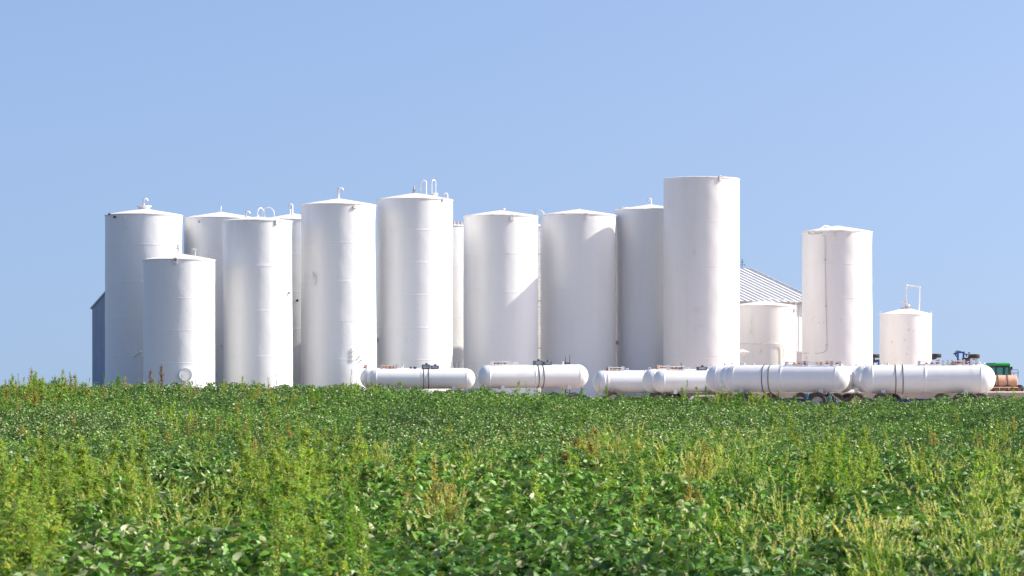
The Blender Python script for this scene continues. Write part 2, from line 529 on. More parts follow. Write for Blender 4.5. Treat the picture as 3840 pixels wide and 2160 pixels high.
def lug(t, u, vt, vb, w=12, ring=True, mat='pipe'):
    """Lifting lug: an upright plate with an eye, welded at the roof edge."""
    L = Loc(t)
    p0 = L.face(u, vb, .02); p1 = L.face(u, vt, .02)
    h = p1.z - p0.z; hw = L.px(w) / 2
    nrm = Vector((p0.x, p0.y, 0)).normalized(); tx = Vector((0, 0, 1)).cross(nrm)
    b = MB()
    n = 12
    outer = [(-hw, 0), (hw, 0)] + [(hw * math.cos(PI * i / n), h - hw + hw * math.sin(PI * i / n)) for i in range(n + 1)]
    if ring:
        ri = hw * .45
        c = (0, h - hw)
        ring_o = [(hw * math.cos(2 * PI * i / 16), c[1] + hw * math.sin(2 * PI * i / 16)) for i in range(16)]
        ring_i = [(ri * math.cos(2 * PI * i / 16), c[1] + ri * math.sin(2 * PI * i / 16)) for i in range(16)]
        th = .05
        vs = []
        for d in (0, th):
            vs += [p0 + tx * a + Vector((0, 0, e)) + nrm * d for a, e in ring_o]
            vs += [p0 + tx * a + Vector((0, 0, e)) + nrm * d for a, e in ring_i]
        fs = []
        for i in range(16):
            j = (i + 1) % 16
            fs += [(i, j, 16 + j, 16 + i), (32 + i, 48 + i, 48 + j, 32 + j), (i, 32 + i, 32 + j, j), (16 + i, 16 + j, 48 + j, 48 + i)]
        b.add(vs, fs)
        hh = h - hw
        b.prism([p0 + tx * a + Vector((0, 0, e)) for a, e in ((-hw, 0), (hw, 0), (hw, hh * .98), (hw * .5, hh - hw * .4), (-hw * .5, hh - hw * .4), (-hw, hh * .98))], nrm * th)
    else:
        b.prism([p0 + tx * a + Vector((0, 0, e)) for a, e in outer], nrm * .05)
    b.prism([p0 + tx * a + Vector((0, 0, e)) - nrm * .03 for a, e in ((-hw * 1.25, -.0), (hw * 1.25, -.0), (hw * 1.25, h * .45), (-hw * 1.25, h * .45))], nrm * .028)
    return b.build("lifting_lug", M[mat], t)

def collar(t, uL, uR, vt, vb, dy=0.0, lid=True):
    """Low flanged manway neck on the roof."""
    L = Loc(t)
    c0 = L.p((uL + uR) / 2, vb, dy); c1 = L.p((uL + uR) / 2, vt, dy)
    r = L.px(uR - uL) / 2
    h = c1.z - c0.z
    b = MB()
    b.lathe([(r * .78, -.12), (r * .78, h - .05), (r, h - .05), (r, h), (r * .2, h + .02), (0.001, h + .02)], 28, Matrix.Translation(c0))
    return b.build("roof_manway", M['roofw'], t)

def hoops(t, arcs, r=.022, name="ladder_hoop"):
    """Bent-tube hoops over the ladder head: (uL, uR, vtop, vbottom, dy, dy2)."""
    L = Loc(t)
    for (uL, uR, vt, vb, dy, dy2, rr) in arcs:
        a = L.p(uL, vb, dy); c = L.p(uR, vb, dy2)
        top = L.p(0, vt, dy).z
        w = (c - a); hw = w.length / 2
        pts = [a]
        zc = top - min(hw, (top - a.z) * .75)
        for k in range(13):
            an = PI * k / 12
            q = a + w * (.5 - .5 * math.cos(an))
            pts.append(Vector((q.x, q.y, zc + (top - zc) * math.sin(an))))
        pts.append(c)
        b = MB(); b.tube(pts, rr or r, 8)
        b.build(name, M['pipe'], t)

def stub(t, u, v, w, h, mat='pipe', name="pipe_stub", off=.12):
    L = Loc(t)
    a = L.face(u, v); c = L.face(u, v, off)
    b = MB(); b.cyl(a - (c - a) * .2, c, L.px(w) / 2, 10)
    b.cyl(c, c + (c - a).normalized() * .02, L.px(w) * .7, 10)
    return b.build(name, M[mat], t)

def cap(t, u, v, w, h, dy=0.0, mat='pipe', name="vent_cap"):
    L = Loc(t); c = L.p(u, v, dy); r = L.px(w) / 2; hh = L.px(h)
    b = MB(); b.lathe([(r * .45, -.1), (r * .45, hh * .45), (r, hh * .5), (r, hh * .9), (r * .8, hh), (.001, hh)], 18, Matrix.Translation(c))
    return b.build(name, M[mat], t)

# left group ------------------------------------------------------------------
G = 'white upright storage tanks'
t1 = silo("leftmost tall white tank, behind the short manhole tank, broad flange and elbow vent on top",
          395, 684, 808, 782, 156, [922, 1061, 1199, 1337], seed=1, warp=.03)
collar(t1, 513, 568, 772, 790)
elbow_vent(t1, [(539, 775), (539, 746), (551, 746), (551, 753)], .05)
lug(t1, 484, 816, 826, 5, False)
L = Loc(t1)
for (u, v) in ((426, 803), (447, 814)):
    stub(t1, u, v, 7, 7, 'dark', "rim_fitting", .08)
for (u, v) in ((487, 856), (488, 1055), (493, 1250)):
    stub(t1, u, v, 4, 4, 'pipe', "wall_stud", .06)
b = MB(); a = L.face(540, 1330); b.tube([L.face(520, 1338, .02), L.face(540, 1325, .18), L.face(548, 1318, .3)], .03, 8); b.build("pipe_stub", M['pipe'], t1)

t2 = silo("shortest of the left white tanks, standing in front, round bolted manhole at its foot", 538, 806, 975, 950, 150.5, [1122, 1241, 1363], seed=2, warp=.0)
elbow_vent(t2, [(669, 955), (669, 935)], .05, drip=False)
b = MB(); L = Loc(t2)
c = L.p(669, 935)
b.lathe([(.05, 0), (.11, .02), (.11, .07), (.06, .09), (.06, .14), (.10, .15), (.10, .2), (.04, .24), (.001, .25)], 16, Matrix.Translation(c))
b.build("relief_valve", M['pipe'], t2)
lug(t2, 672, 965, 990, 13)
b = MB(); q = L.p(731, 962, .6); zz = L.roofz(q.x, q.y) - .02
b.cyl((q.x, q.y, zz), (q.x, q.y, L.p(731, 940, .6).z), .045, 10); b.cyl(L.p(722, 934, .6), L.p(735, 940, .6), .05, 10); b.cyl(L.p(729, 946, .6), L.p(735, 930, .6), .03, 8)
b.build("relief_valve", M['pipegrey'], t2)
# round bolted manhole
c = L.face(708, 1405, .0); nrm = Vector((c.x, c.y, 0)).normalized()
mt = Matrix.Translation(c - nrm * .06) @ nrm.to_track_quat('Z', 'Y').to_matrix().to_4x4()
b = MB(); rr = L.px(25)
b.lathe([(rr * .86, 0), (rr * .86, .10), (rr, .10), (rr, .15), (rr * .985, .16), (.001, .165)], 40, mt)
mh = b.build("manhole_cover", M['white'], t2)
b = MB(); b.lathe([(rr * .90, .148), (rr * .90, .156), (rr * .96, .156), (rr * .96, .148)], 40, mt)
for k in range(20):
    an = 2 * PI * k / 20
    p0 = mt @ Vector((rr * .93 * math.cos(an), rr * .93 * math.sin(an), .15)); b.cyl(p0, p0 + nrm * .04, .022, 6)
b.build("bolt_ring", M['pipegrey'], mh)

t3 = silo("white tank set back between the leftmost and the hooped one, slim vent on peak", 690, 966, 820, 794, 158, [957, 1096, 1234, 1372], seed=3)
cap(t3, 828, 797, 6, 24, name="vent_pipe")
collar(t3, 711, 752, 809, 818, -.2)
lug(t3, 757, 828, 836, 7, False)
b = MB(); L = Loc(t3); b.cyl(L.p(834, 1292, -1.9), L.p(826, 1300, -1.9), .03, 8); b.cyl(L.face(834, 1292), L.p(830, 1296, -1.95), .02, 6); b.build("wall_fitting", M['pipe'], t3)

t4 = silo("white tank with two arched hoops on its roof, third from left in the front line", 838, 1096, 830, 812, 153, [1000, 1168, 1338], seed=4, warp=.03)
elbow_vent(t4, [(923, 822, .3), (922, 794, .3), (934, 794, .3), (936, 801, .3)], .045)
hoops(t4, [(965, 992, 778, 822, .3, .9, .02), (983, 1028, 778, 824, .9, .9, .02)])
cap(t4, 969, 813, 4, 8, .1)
lug(t4, 1043, 822, 842, 8, False)
stub(t4, 1085, 1098, 9, 6, 'pipegrey', "wall_fitting", .1)

t5 = silo("white tank mostly hidden behind others, tall tee vent on its roof", 966, 1232, 827, 800, 161, [960, 1098, 1236, 1370], seed=5)
elbow_vent(t5, [(1096, 820, -.6), (1096, 767, -.6), (1086, 767, -.6), (1084, 772, -.6)], .05)
elbow_vent(t5, [(1088, 803), (1088, 785)], .04, drip=False)
stub(t5, 1103, 840, 7, 7, 'pipegrey', "wall_fitting", .08)
stub(t5, 1123, 1127, 7, 7, 'dark', "wall_fitting", .1)

t6 = silo("broad white tank with a tall side-mouthed vent and lumpy repair patches high on its wall", 1129, 1410, 770, 744, 155.4, [915, 1060, 1205, 1349], seed=6, warp=.05, dent=.005)
elbow_vent(t6, [(1269, 747), (1269, 706), (1284, 707), (1285, 713)], .05)
cap(t6, 1239, 755, 5, 8, -.5); cap(t6, 1298, 765, 6, 6, -.9, 'dark', "rim_fitting")
lug(t6, 1335, 769, 781, 12, False)
L = Loc(t6)
b = MB(); b.cyl(L.face(1184, 1030), L.face(1184, 1030, .2), .05, 10); b.cyl(L.face(1180, 1022, .2), L.face(1182, 1040, .2), .05, 10); b.cyl(L.face(1190, 1028, .2), L.face(1190, 1070, .12), .035, 8)
b.build("side_valve", M['pipe'], t6)
rnd = random.Random(3)
for k in range(34):
    u = rnd.gauss(1325, 26); v = rnd.gauss(885, 42)
    if abs(u - 1325) > 48: continue
    p0 = L.face(u, v, -.01); nn = Vector((p0.x, p0.y, 0)).normalized()
    tx = Vector((0, 0, 1)).cross(nn); w = rnd.uniform(.018, .04); h = rnd.uniform(.025, .065)
    b = MB(); b.prism([p0 + tx * w * a + Vector((0, 0, h * e)) for a, e in ((-1, -.6), (.4, -1), (1, -.3), (.8, .8), (-.3, 1), (-1, .4))], nn * .0095)
    b.build("repair_patch", M['white'], t6)
for (u, v) in ((1329, 1312), (1329, 1328), (1329, 1346)):
    b = MB()
    for q in (L.face(u - 4, v - 5), L.face(u - 4, v + 5)):
        nn = Vector((q.x, q.y, 0)).normalized()
        b.cyl(q - nn * .02, q + nn * .05, .018, 6)
    q0 = L.face(u - 4, v - 5, .045); q1 = L.face(u - 4, v + 5, .045); b.cyl(q0, q1, .02, 6)
    b.cyl(q1, L.face(u + 5, v + 5, .045), .02, 6)
    b.build("wall_rung", M['pipe'], t6)
for (u, v) in ((1352, 1338), (1359, 1350), (1397, 1349)):
    stub(t6, u, v, 4, 4, 'pipegrey', "wall_stud", .08)

t7 = silo("white tank topped by two tall hoops and a round manway, left of centre", 1413, 1698, 750, 723, 157.7, [870, 990, 1111, 1232, 1351], seed=7)
L = Loc(t7)
b = MB(); q = L.p(1552, 726); b.cyl(q - Vector((0, 0, .05)), L.p(1552, 706), .055, 10); b.cyl(L.p(1552, 706), L.p(1552, 697), .03, 8); b.cyl(L.p(1553, 714), L.p(1562, 713), .06, 10); b.build("relief_valve", M['pipegrey'], t7)
hoops(t7, [(1577, 1598, 676, 734, -.1, -.1, .036), (1619, 1634, 674, 727, .3, .5, .024)])
collar(t7, 1614, 1643, 725, 741, .3)
elbow_vent(t7, [(1678, 752, .2), (1678, 725, .2), (1666, 725, .2), (1665, 730, .2)], .035)
lug(t7, 1662, 741, 754, 9, False)
for (u, v) in ((1571, 1142), (1672, 1147)):
    b = MB(); b.cyl(L.face(u, v), L.face(u, v, .22), .028, 8); b.cyl(L.face(u, v, .2), L.face(u, v, .24), .05, 8); b.build("pipe_stub", M['pipe'], t7)
b = MB(); b.tube([L.face(1528 + 8 * math.cos(a), 1274 + 8 * math.sin(a), .05) for a in np.linspace(-.3, PI + .3, 12)], .016, 6); b.build("grab_ring", M['pipe'], t7)
b = MB(); q = L.face(1420, 1275); b.box(q + Vector((-.02, -.02, 0)), (.1, .1, .2), bev=.01); b.build("wall_box", M['pipegrey'], t7)

t8 = silo("narrow white strip of a rear tank behind the gap, short posts on its rim", 1524, 1790, 850, 838, 166, [1004, 1190, 1370], seed=8)
L = Loc(t8)
for u in (1706, 1719, 1733):
    b = MB(); q = L.face(u, 852); b.cyl((q.x * .98, q.y * .98, t8["z1"] - .05), (q.x * .98, q.y * .98, t8["z1"] + .19), .05, 8); b.build("rim_post", M['pinkrail'], t8)

t9 = silo("white tank left of the ladder gap, slanting straight shadow on its right half", 1738, 2017, 812, 788, 160, [955, 1099, 1242, 1360], seed=9)
cap(t9, 1887, 790, 16, 9); lug(t9, 1919, 803, 827, 12)
t10 = silo("white tank with a curved shadow near its top right, right of the ladder gap", 2029, 2309, 808, 784, 162, [1085, 1215], seed=10)
cap(t10, 2171, 786, 10, 4); lug(t10, 2195, 798, 820, 10)

t16 = silo("slim white rear tank strip with caged ladder, seen between two shadowed tanks", 1836, 2116, 855, 835, 168, [1000, 1150, 1300], seed=16)
L = Loc(t16)
b = MB()
for u in (2014, 2028): b.cyl(L.p(u, 1440, -2.15), L.p(u, 800, -2.15), .022, 6)
for v in range(815, 1440, 12):
    b.cyl(L.p(2014, v, -2.15), L.p(2028, v, -2.15), .012, 6)
b.build("ladder", M['pipe'], t16)
for k in range(6):
    v = 862 + k * 88
    b = MB(); b.tube([L.p(2021 + 22 * math.cos(a), v + 3, -2.15 - .55 * math.sin(a)) for a in np.linspace(0, PI, 11)], .014, 6); b.build("cage_hoop", M['rust'] if k % 2 else M['pipegrey'], t16)
hoops(t16, [(1994, 2045, 788, 826, -1.2, -1.2, .02), (2004, 2038, 788, 828, -2.1, -2.1, .02)])

t11 = silo("white tank tucked behind the tallest flat-topped tank, bent vent on its peak", 2303, 2571, 790, 766, 163.5, [], seed=11, dent=.006)
elbow_vent(t11, [(2441, 770), (2441, 746), (2431, 746), (2430, 752)], .045)
collar(t11, 2317, 2360, 778, 792, .4)
L = Loc(t11); q = L.face(2313, 1285); b = MB(); b.box(q + Vector((-.05, -.03, 0)), (.12, .12, .2), bev=.01); b.build("wall_box", M['pipegrey'], t11)

st12 = [(2507, 771, 3, 14, .5), (2594, 952, 6, 10, .45), (2535, 1010, 5, 14, .18), (2558, 1080, 1.5, 22, .6), (2568, 1126, 1.5, 8, .5), (2607, 1165, 14, 8, .3), (2618, 1225, 7, 5, .4), (2594, 1235, 2, 4, .5), (2575, 880, 5, 20, .15), (2583, 672, 4, 3, .6)]
t12 = silo("tallest white tank with a nearly flat top and faint rust streaks", 2488, 2773, 672, 662, 160, [836, 1003, 1171, 1336], seed=12, stains=[(a_, b_, c_, d_, e_ * .6) for a_, b_, c_, d_, e_ in st12], mat='cream', dent=.005, nz=120, ns=160)
lug(t12, 2691, 657, 678, 9)
for u in (2632, 2655): cap(t12, u, 667, 8, 6, 1.2, 'pipegrey')
b = MB(); L = Loc(t12)
b.lathe([(.14, -.1), (.14, 0), (.32, .02), (.32, .05), (.02, .16)], 20, Matrix.Translation(L.p(2784, 1322, .6)))
b.tube([L.p(2784, 1320, .6), L.p(2776, 1322, .5), L.p(2760, 1324, .3)], .07, 8); b.build("side_hood", M['pipe'], t12)

st13 = [(2811, 1210, 3, 22, .35), (2808, 1245, 4, 10, .4), (2817, 1262, 2, 16, .35), (2845, 1316, 3, 8, .6), (2840, 1323, 3, 4, .5), (2907, 1323, 2, 7, .5), (2816, 1225, 1.5, 30, .2)]
t13 = silo("low wide white tank before the metal-roofed building, pipe bending down its front", 2740, 2984, 1147, 1128, 167, [], seed=13, stains=st13, mat='cream', dent=.004, nz=80, ns=140)
L = Loc(t13)
b = MB(); b.tube([L.face(2772, 1287, .05), L.face(2820, 1288, .05), L.face(2880, 1289, .05), L.face(2912, 1291, .06), L.face(2922, 1296, .07), L.face(2925, 1306, .08), L.face(2925, 1330, .08), L.face(2924, 1385, .08)], .024, 8); b.build("fill_pipe", M['pipe'], t13)
b = MB(); b.tube([L.p(2862, 1126), L.p(2864, 1119), L.p(2900, 1120), L.p(2984, 1130), L.p(2984, 1150, -.3)], .022, 8); b.cyl(L.p(2965, 1124), L.p(2964, 1142), .018, 6); b.build("overhead_pipe", M['pipe'], t13)
b = MB(); b.tube([L.p(2975, 1158, -.7), L.p(2977, 1200, -.7), L.p(2977, 1300, -.7), L.p(2978, 1390, -.7)], .02, 8); b.cyl(L.p(2970, 1166, -.8), L.p(2990, 1162, -.8), .04, 8); b.cyl(L.p(2979, 1158, -.8), L.p(2979, 1172, -.8), .06, 8); b.cyl(L.p(2975, 1172, -.8), L.p(2971, 1180, -.8), .03, 8)
b.build("drain_valve", M['pipe'], t13)
b = MB(); b.cyl(L.p(2986, 1148, .2), L.p(2986, 1390, .2), .03, 8); b.build("stand_pipe", M['pipegrey'], t13)

st14 = [(3038, 1204, 2, 2, .9), (3063, 1213, 2, 2.5, .9), (3077, 1212, 2, 2.5, .9), (3044, 1191, 2, 2, .6), (3073, 1195, 2, 2, .5), (3140, 1201, 2, 2, .8), (3121, 904, 2, 3, .8), (3131, 906, 1.8, 2, .7), (3122, 925, 1.2, 20, .2), (3020, 1342, 2, 4, .8)]
t14 = silo("tall lone white tank at right with a thin conduit down its front", 3008, 3270, 870, 846, 163.7, [995, 1122, 1249], seed=14, stains=st14, mat='cream', dent=.006, nz=120, ns=160, warp=.02)
L = Loc(t14)
b = MB(); b.tube([L.face(3074, 883, .05), L.face(3082, 886, .03), L.face(3083, 1000, .03), L.face(3086, 1150, .03), L.face(3089, 1290, .03), L.face(3087, 1312, .03), L.face(3078, 1322, .03), L.face(3055, 1325, .03), L.face(3020, 1324, .03), L.p(3000, 1324, -.5), L.p(2990, 1330, -.5), L.p(2988, 1385, -.5)], .012, 8)
for v in (973, 1147, 1295): b.cyl(L.face(3083 + (v - 973) * .016, v - 3, .05), L.face(3083 + (v - 973) * .016, v + 3, .05), .035, 8)
b.build("conduit", M['pipegrey'], t14)
b = MB(); b.tube([L.face(3066, 872, .03), L.p(3070, 862, -.9), L.p(3094, 846, -.6), L.p(3112, 850, -.3)], .03, 8); b.build("overhead_pipe", M['pipe'], t14)
b = MB(); rnd = random.Random(8)
for k in range(9):
    u = 3028 + k * 5.2; q = L.face(u, 876 + rnd.uniform(-3, 4), .03); b.box(q, (.05, .06, rnd.uniform(.04, .1)), rnd.uniform(0, 1))
b.build("rim_bracket", M['pipe'], t14)
lug(t14, 3115, 864, 887, 6, False)
b = MB(); q0 = L.face(3172, 873, 0); b.box(L.face(3178, 871, .16), (.22, .36, .03), .35); b.build("overhang_plate", M['pipe'], t14)

st15 = [(3396, 1238, 2, 3.5, .9), (3412, 1244, 2, 2, .8), (3335, 1284, 2, 4, .7), (3381, 1277, 2, 4, .9), (3389, 1330, 2, 4, 1), (3445, 1300, 2, 7, .5), (3348, 1350, 2, 3, .6), (3391, 1307, 1.5, 2, .8), (3397, 1306, 1.5, 2, .7), (3363, 1215, 2, 1.5, .4), (3396, 1215, 1.5, 1.5, .6)]
t15 = silo("smallest white tank, at far right, with a tall square pipe loop on its roof", 3299, 3493, 1179, 1153, 168.5, [1324], seed=15, stains=st15, mat='cream', dent=.004, nz=80, ns=140)
L = Loc(t15)
b = MB(); c = L.p(3397, 1158)
b.lathe([(.30, -.06), (.30, .03), (.24, .05), (.001, .05)], 24, Matrix.Translation(c)); b.build("roof_manway", M['rust'], t15)
cap(t15, 3405, 1154, 16, 12, -.1)
b = MB()
P = [L.p(3397, 1156), L.p(3398, 1110), L.p(3400, 1070), L.p(3424, 1073), L.p(3448, 1077), L.p(3448, 1120), L.p(3446, 1172)]
for a, c in zip(P[:-1], P[1:]): b.cyl(a, c, .035, 10)
for q in (P[2], P[4]): b.lathe([(.001, -.06), (.055, -.05), (.055, .05), (.001, .06)], 10, Matrix.Translation(q))
b.cyl(L.p(3400, 1078), L.p(3400, 1086), .055, 10)
b.build("pipe_loop", M['pipe'], t15)
b = MB(); b.cyl(L.p(3397, 1154), L.p(3398, 1128), .065, 10); b.cyl(L.p(3398, 1133), L.p(3381, 1131), .045, 10); b.cyl(L.p(3382, 1129), L.p(3382, 1137), .055, 10); b.build("vent_pipe", M['pipe'], t15)
for u in (3301, 3491):
    b = MB(); q = L.p(u, 1182); b.box(q + Vector((0, -.05, .05)), (.06, .05, .3), bev=.01); b.build("lifting_lug", M['pipe'], t15)

# ------------------------------------------------------------------ metal buildings
def ribbed(b, o, ux, uz, w, h, nrm, pitch=.3, mi=0, ribw=.045, ribh=.03):
    """Wall sheet with trapezoid ribs: origin o, width along ux, height along uz."""
    o, ux, uz, nrm = Vector(o), Vector(ux), Vector(uz), Vector(nrm)
    prof = [(0, 0)]
    x = pitch / 2
    while x < w - ribw:
        prof += [(x - ribw, 0), (x - ribw * .5, ribh), (x + ribw * .5, ribh), (x + ribw, 0)]; x += pitch
    prof.append((w, 0))
    vs = []
    for t in (0, 1):
        hh = [h(q[0]) if callable(h) else h for q in prof]
        vs += [o + ux * q[0] + nrm * q[1] + uz * (hv * t) for q, hv in zip(prof, hh)]
    n = len(prof)
    b.add(vs, [(i, i + 1, n + i + 1, n + i) for i in range(n - 1)], mi)

# right building, turned; its roof ridge runs away to the left behind the tallest tank
RP = Vector((PX(2812, 185), 185, PZ(1007, 185)))
r_ = Vector((-.814, -.58, 0)); d_ = Vector((.58, -.814, 0)); LEN = 9.0; RUN = 6.3; DROP = 2.1
gz = .5
bld = thing("metal_building", "white metal building with a ribbed pitched roof, rising behind the tallest tank at right", "building", (RP.x, RP.y, gz))
RPl = RP - bld.location
sl = (d_ * RUN + Vector((0, 0, -DROP))); sln = sl.normalized(); SLn = d_.cross(r_); rn = r_.cross(sln); rn = rn if rn.z > 0 else -rn
b = MB(); ribbed(b, RPl, r_, sln, LEN, sl.length + .25, rn, .46, ribw=.03, ribh=.055)
sl2 = (-d_ * RUN + Vector((0, 0, -DROP))); s2n = sl2.normalized(); rn2 = Vector((rn.x * -1, rn.y * -1, rn.z))
ribbed(b, RPl, r_, s2n, LEN, sl2.length + .25, rn2, .38, ribw=.05, ribh=.045)
b.build("roof", M['roofm'], bld, angle=10)
b = MB(); e0 = RPl + sl
b.prism([RPl + Vector((0, 0, .05)), RPl + Vector((0, 0, -.12)), RPl + sl * 1.04 + Vector((0, 0, -.12)), RPl + sl * 1.04 + Vector((0, 0, .05))], -r_ * .06); b.build("rake_trim", M['pipegrey'], bld)
b = MB(); b.prism([e0 + Vector((0, 0, -.02)), e0 + Vector((0, 0, -.16)), e0 + Vector((0, 0, -.16)) - d_ * .12, e0 + Vector((0, 0, -.02)) - d_ * .12], r_ * LEN); b.build("eave_gutter", M['pipegrey'], bld)
ew = e0 - d_ * .3
b = MB()
ribbed(b, Vector((ew.x, ew.y, 0)), r_, (0, 0, 1), LEN, ew.z + .05, d_, .3)
gw = RUN * 2 - .6
o0 = Vector((ew.x, ew.y, 0))
ribbed(b, o0 - r_ * .0, -d_, (0, 0, 1), gw, lambda x: ew.z + (min(x, gw - x)) / RUN * DROP, -r_, .3)
ribbed(b, o0 - d_ * gw, r_, (0, 0, 1), LEN, ew.z, -d_, .3)
b.build("wall", M['sheet'], bld, angle=10)
b = MB(); q = RPl + r_ * .55 * 1.0
q = Vector((PX(2783, 184.6) - bld.location.x, 184.6 - bld.location.y, RPl.z))
b.cyl(q - Vector((0, 0, .05)), q + Vector((0, 0, .55)), .018, 6)
for z, w in ((.2, .16), (.33, .1), (.42, .07)): b.cyl(q + Vector((-w, 0, z)), q + Vector((w, 0, z)), .012, 6)
for sx_ in (-.16, .16): b.cyl(q + Vector((sx_, 0, .12)), q + Vector((sx_, 0, .26)), .012, 6)
b.build("antenna", M['dark'], bld)
b = MB(); q = Vector((PX(3000, 177) - bld.location.x, 177 - bld.location.y, PZ(1350, 177) - gz)); b.box(q, (.5, .2, 1.0), bev=.02); b.build("utility_box", M['sheet'], bld)

# left shed
A = Vector((PX(347, 170), 170, 0)); gA = float(ground(A.x, A.y))
tdir = Vector((.30, -.954, 0)); ldir = Vector((.954, .30, 0)); W = 9.0
shed = thing("metal_shed", "dark blue ribbed metal shed in shade at the left end of the tanks", "shed", (A.x, A.y, gA - .05))
ev = PZ(1157, 170) - shed.location.z
rise = lambda x: ev + (min(x, W - x)) * .165
b = MB(); ribbed(b, (0, 0, 0), tdir, (0, 0, 1), W, rise, -ldir, .30, ribw=.05, ribh=.04)
for k in (0, 1):
    ribbed(b, tdir * (W * k), ldir, (0, 0, 1), 4, ev, -tdir if k == 0 else tdir, .3)
b.build("wall", M['shed'], shed, angle=10)
b = MB()
for sgn, o0 in ((1, 0.0), (-1, W)):
    a = tdir * (o0 - sgn * .12) + Vector((0, 0, ev - .04)); c = tdir * (W / 2) + Vector((0, 0, ev + W / 2 * .165))
    b.prism([a - ldir * .1, c - ldir * .1, c - ldir * .1 + Vector((0, 0, .1)), a - ldir * .1 + Vector((0, 0, .1))], ldir * 4.2)
b.build("roof", M['shed'], shed, angle=10)

# ------------------------------------------------------------------ horizontal nurse tanks on running gear
def wheel(parent, x, y, z, r, w=.2, tilt=0, axis='Y', rim='rim'):
    b = MB()
    pr = []
    hw = w / 2
    for k in range(13):
        a = -PI * .5 + 2 * PI * k / 12
    pr = [(r * .58, -hw * .75), (r * .62, -hw * .98), (r * .80, -hw * 1.08), (r * .93, -hw), (r * .985, -hw * .75), (r, -hw * .35), (r, hw * .35), (r * .985, hw * .75), (r * .93, hw), (r * .80, hw * 1.08), (r * .62, hw * .98), (r * .58, hw * .75), (r * .58, -hw * .75)]
    mt = Matrix.Rotation(PI / 2, 4, 'X') if axis == 'Y' else Matrix.Rotation(tilt, 4, 'Y')
    b.lathe(pr, 40, mt)
    for k in range(40):       # tread lugs
        a = 2 * PI * k / 40
        mm = mt @ Matrix.Rotation(a, 4, 'Z') @ Matrix.Translation((r, 0, 0)) @ Matrix.Rotation(.4 if k % 2 else -.4, 4, 'X')
        b.box((0, 0, 0), (.016, .025, w * .8), mat=mm)
    o = b.build("wheel", M['tyre'], parent, (x, y, z), angle=40)
    b = MB()
    b.lathe([(r * .58, -hw * .8), (r * .55, -hw * .8), (r * .5, -hw * .35), (r * .3, -hw * .3), (r * .22, -hw * .6), (r * .18, -hw * .75), (.001, -hw * .75)], 32, mt @ Matrix.Identity(4))
    b.lathe([(r * .58, hw * .8), (r * .55, hw * .8), (r * .5, hw * .35), (r * .3, hw * .3), (r * .22, hw * .6), (r * .18, hw * .75), (.001, hw * .75)], 32, mt)
    for k in range(6):
        a = 2 * PI * k / 6
        for e in (-1, 1):
            q = mt @ Vector((r * .38 * math.cos(a), r * .38 * math.sin(a), e * hw * .3)); b.cyl(q, q + (mt.to_3x3() @ Vector((0, 0, e * .03))), .014, 6)
    b.build("rim", M[rim], o)
    return o

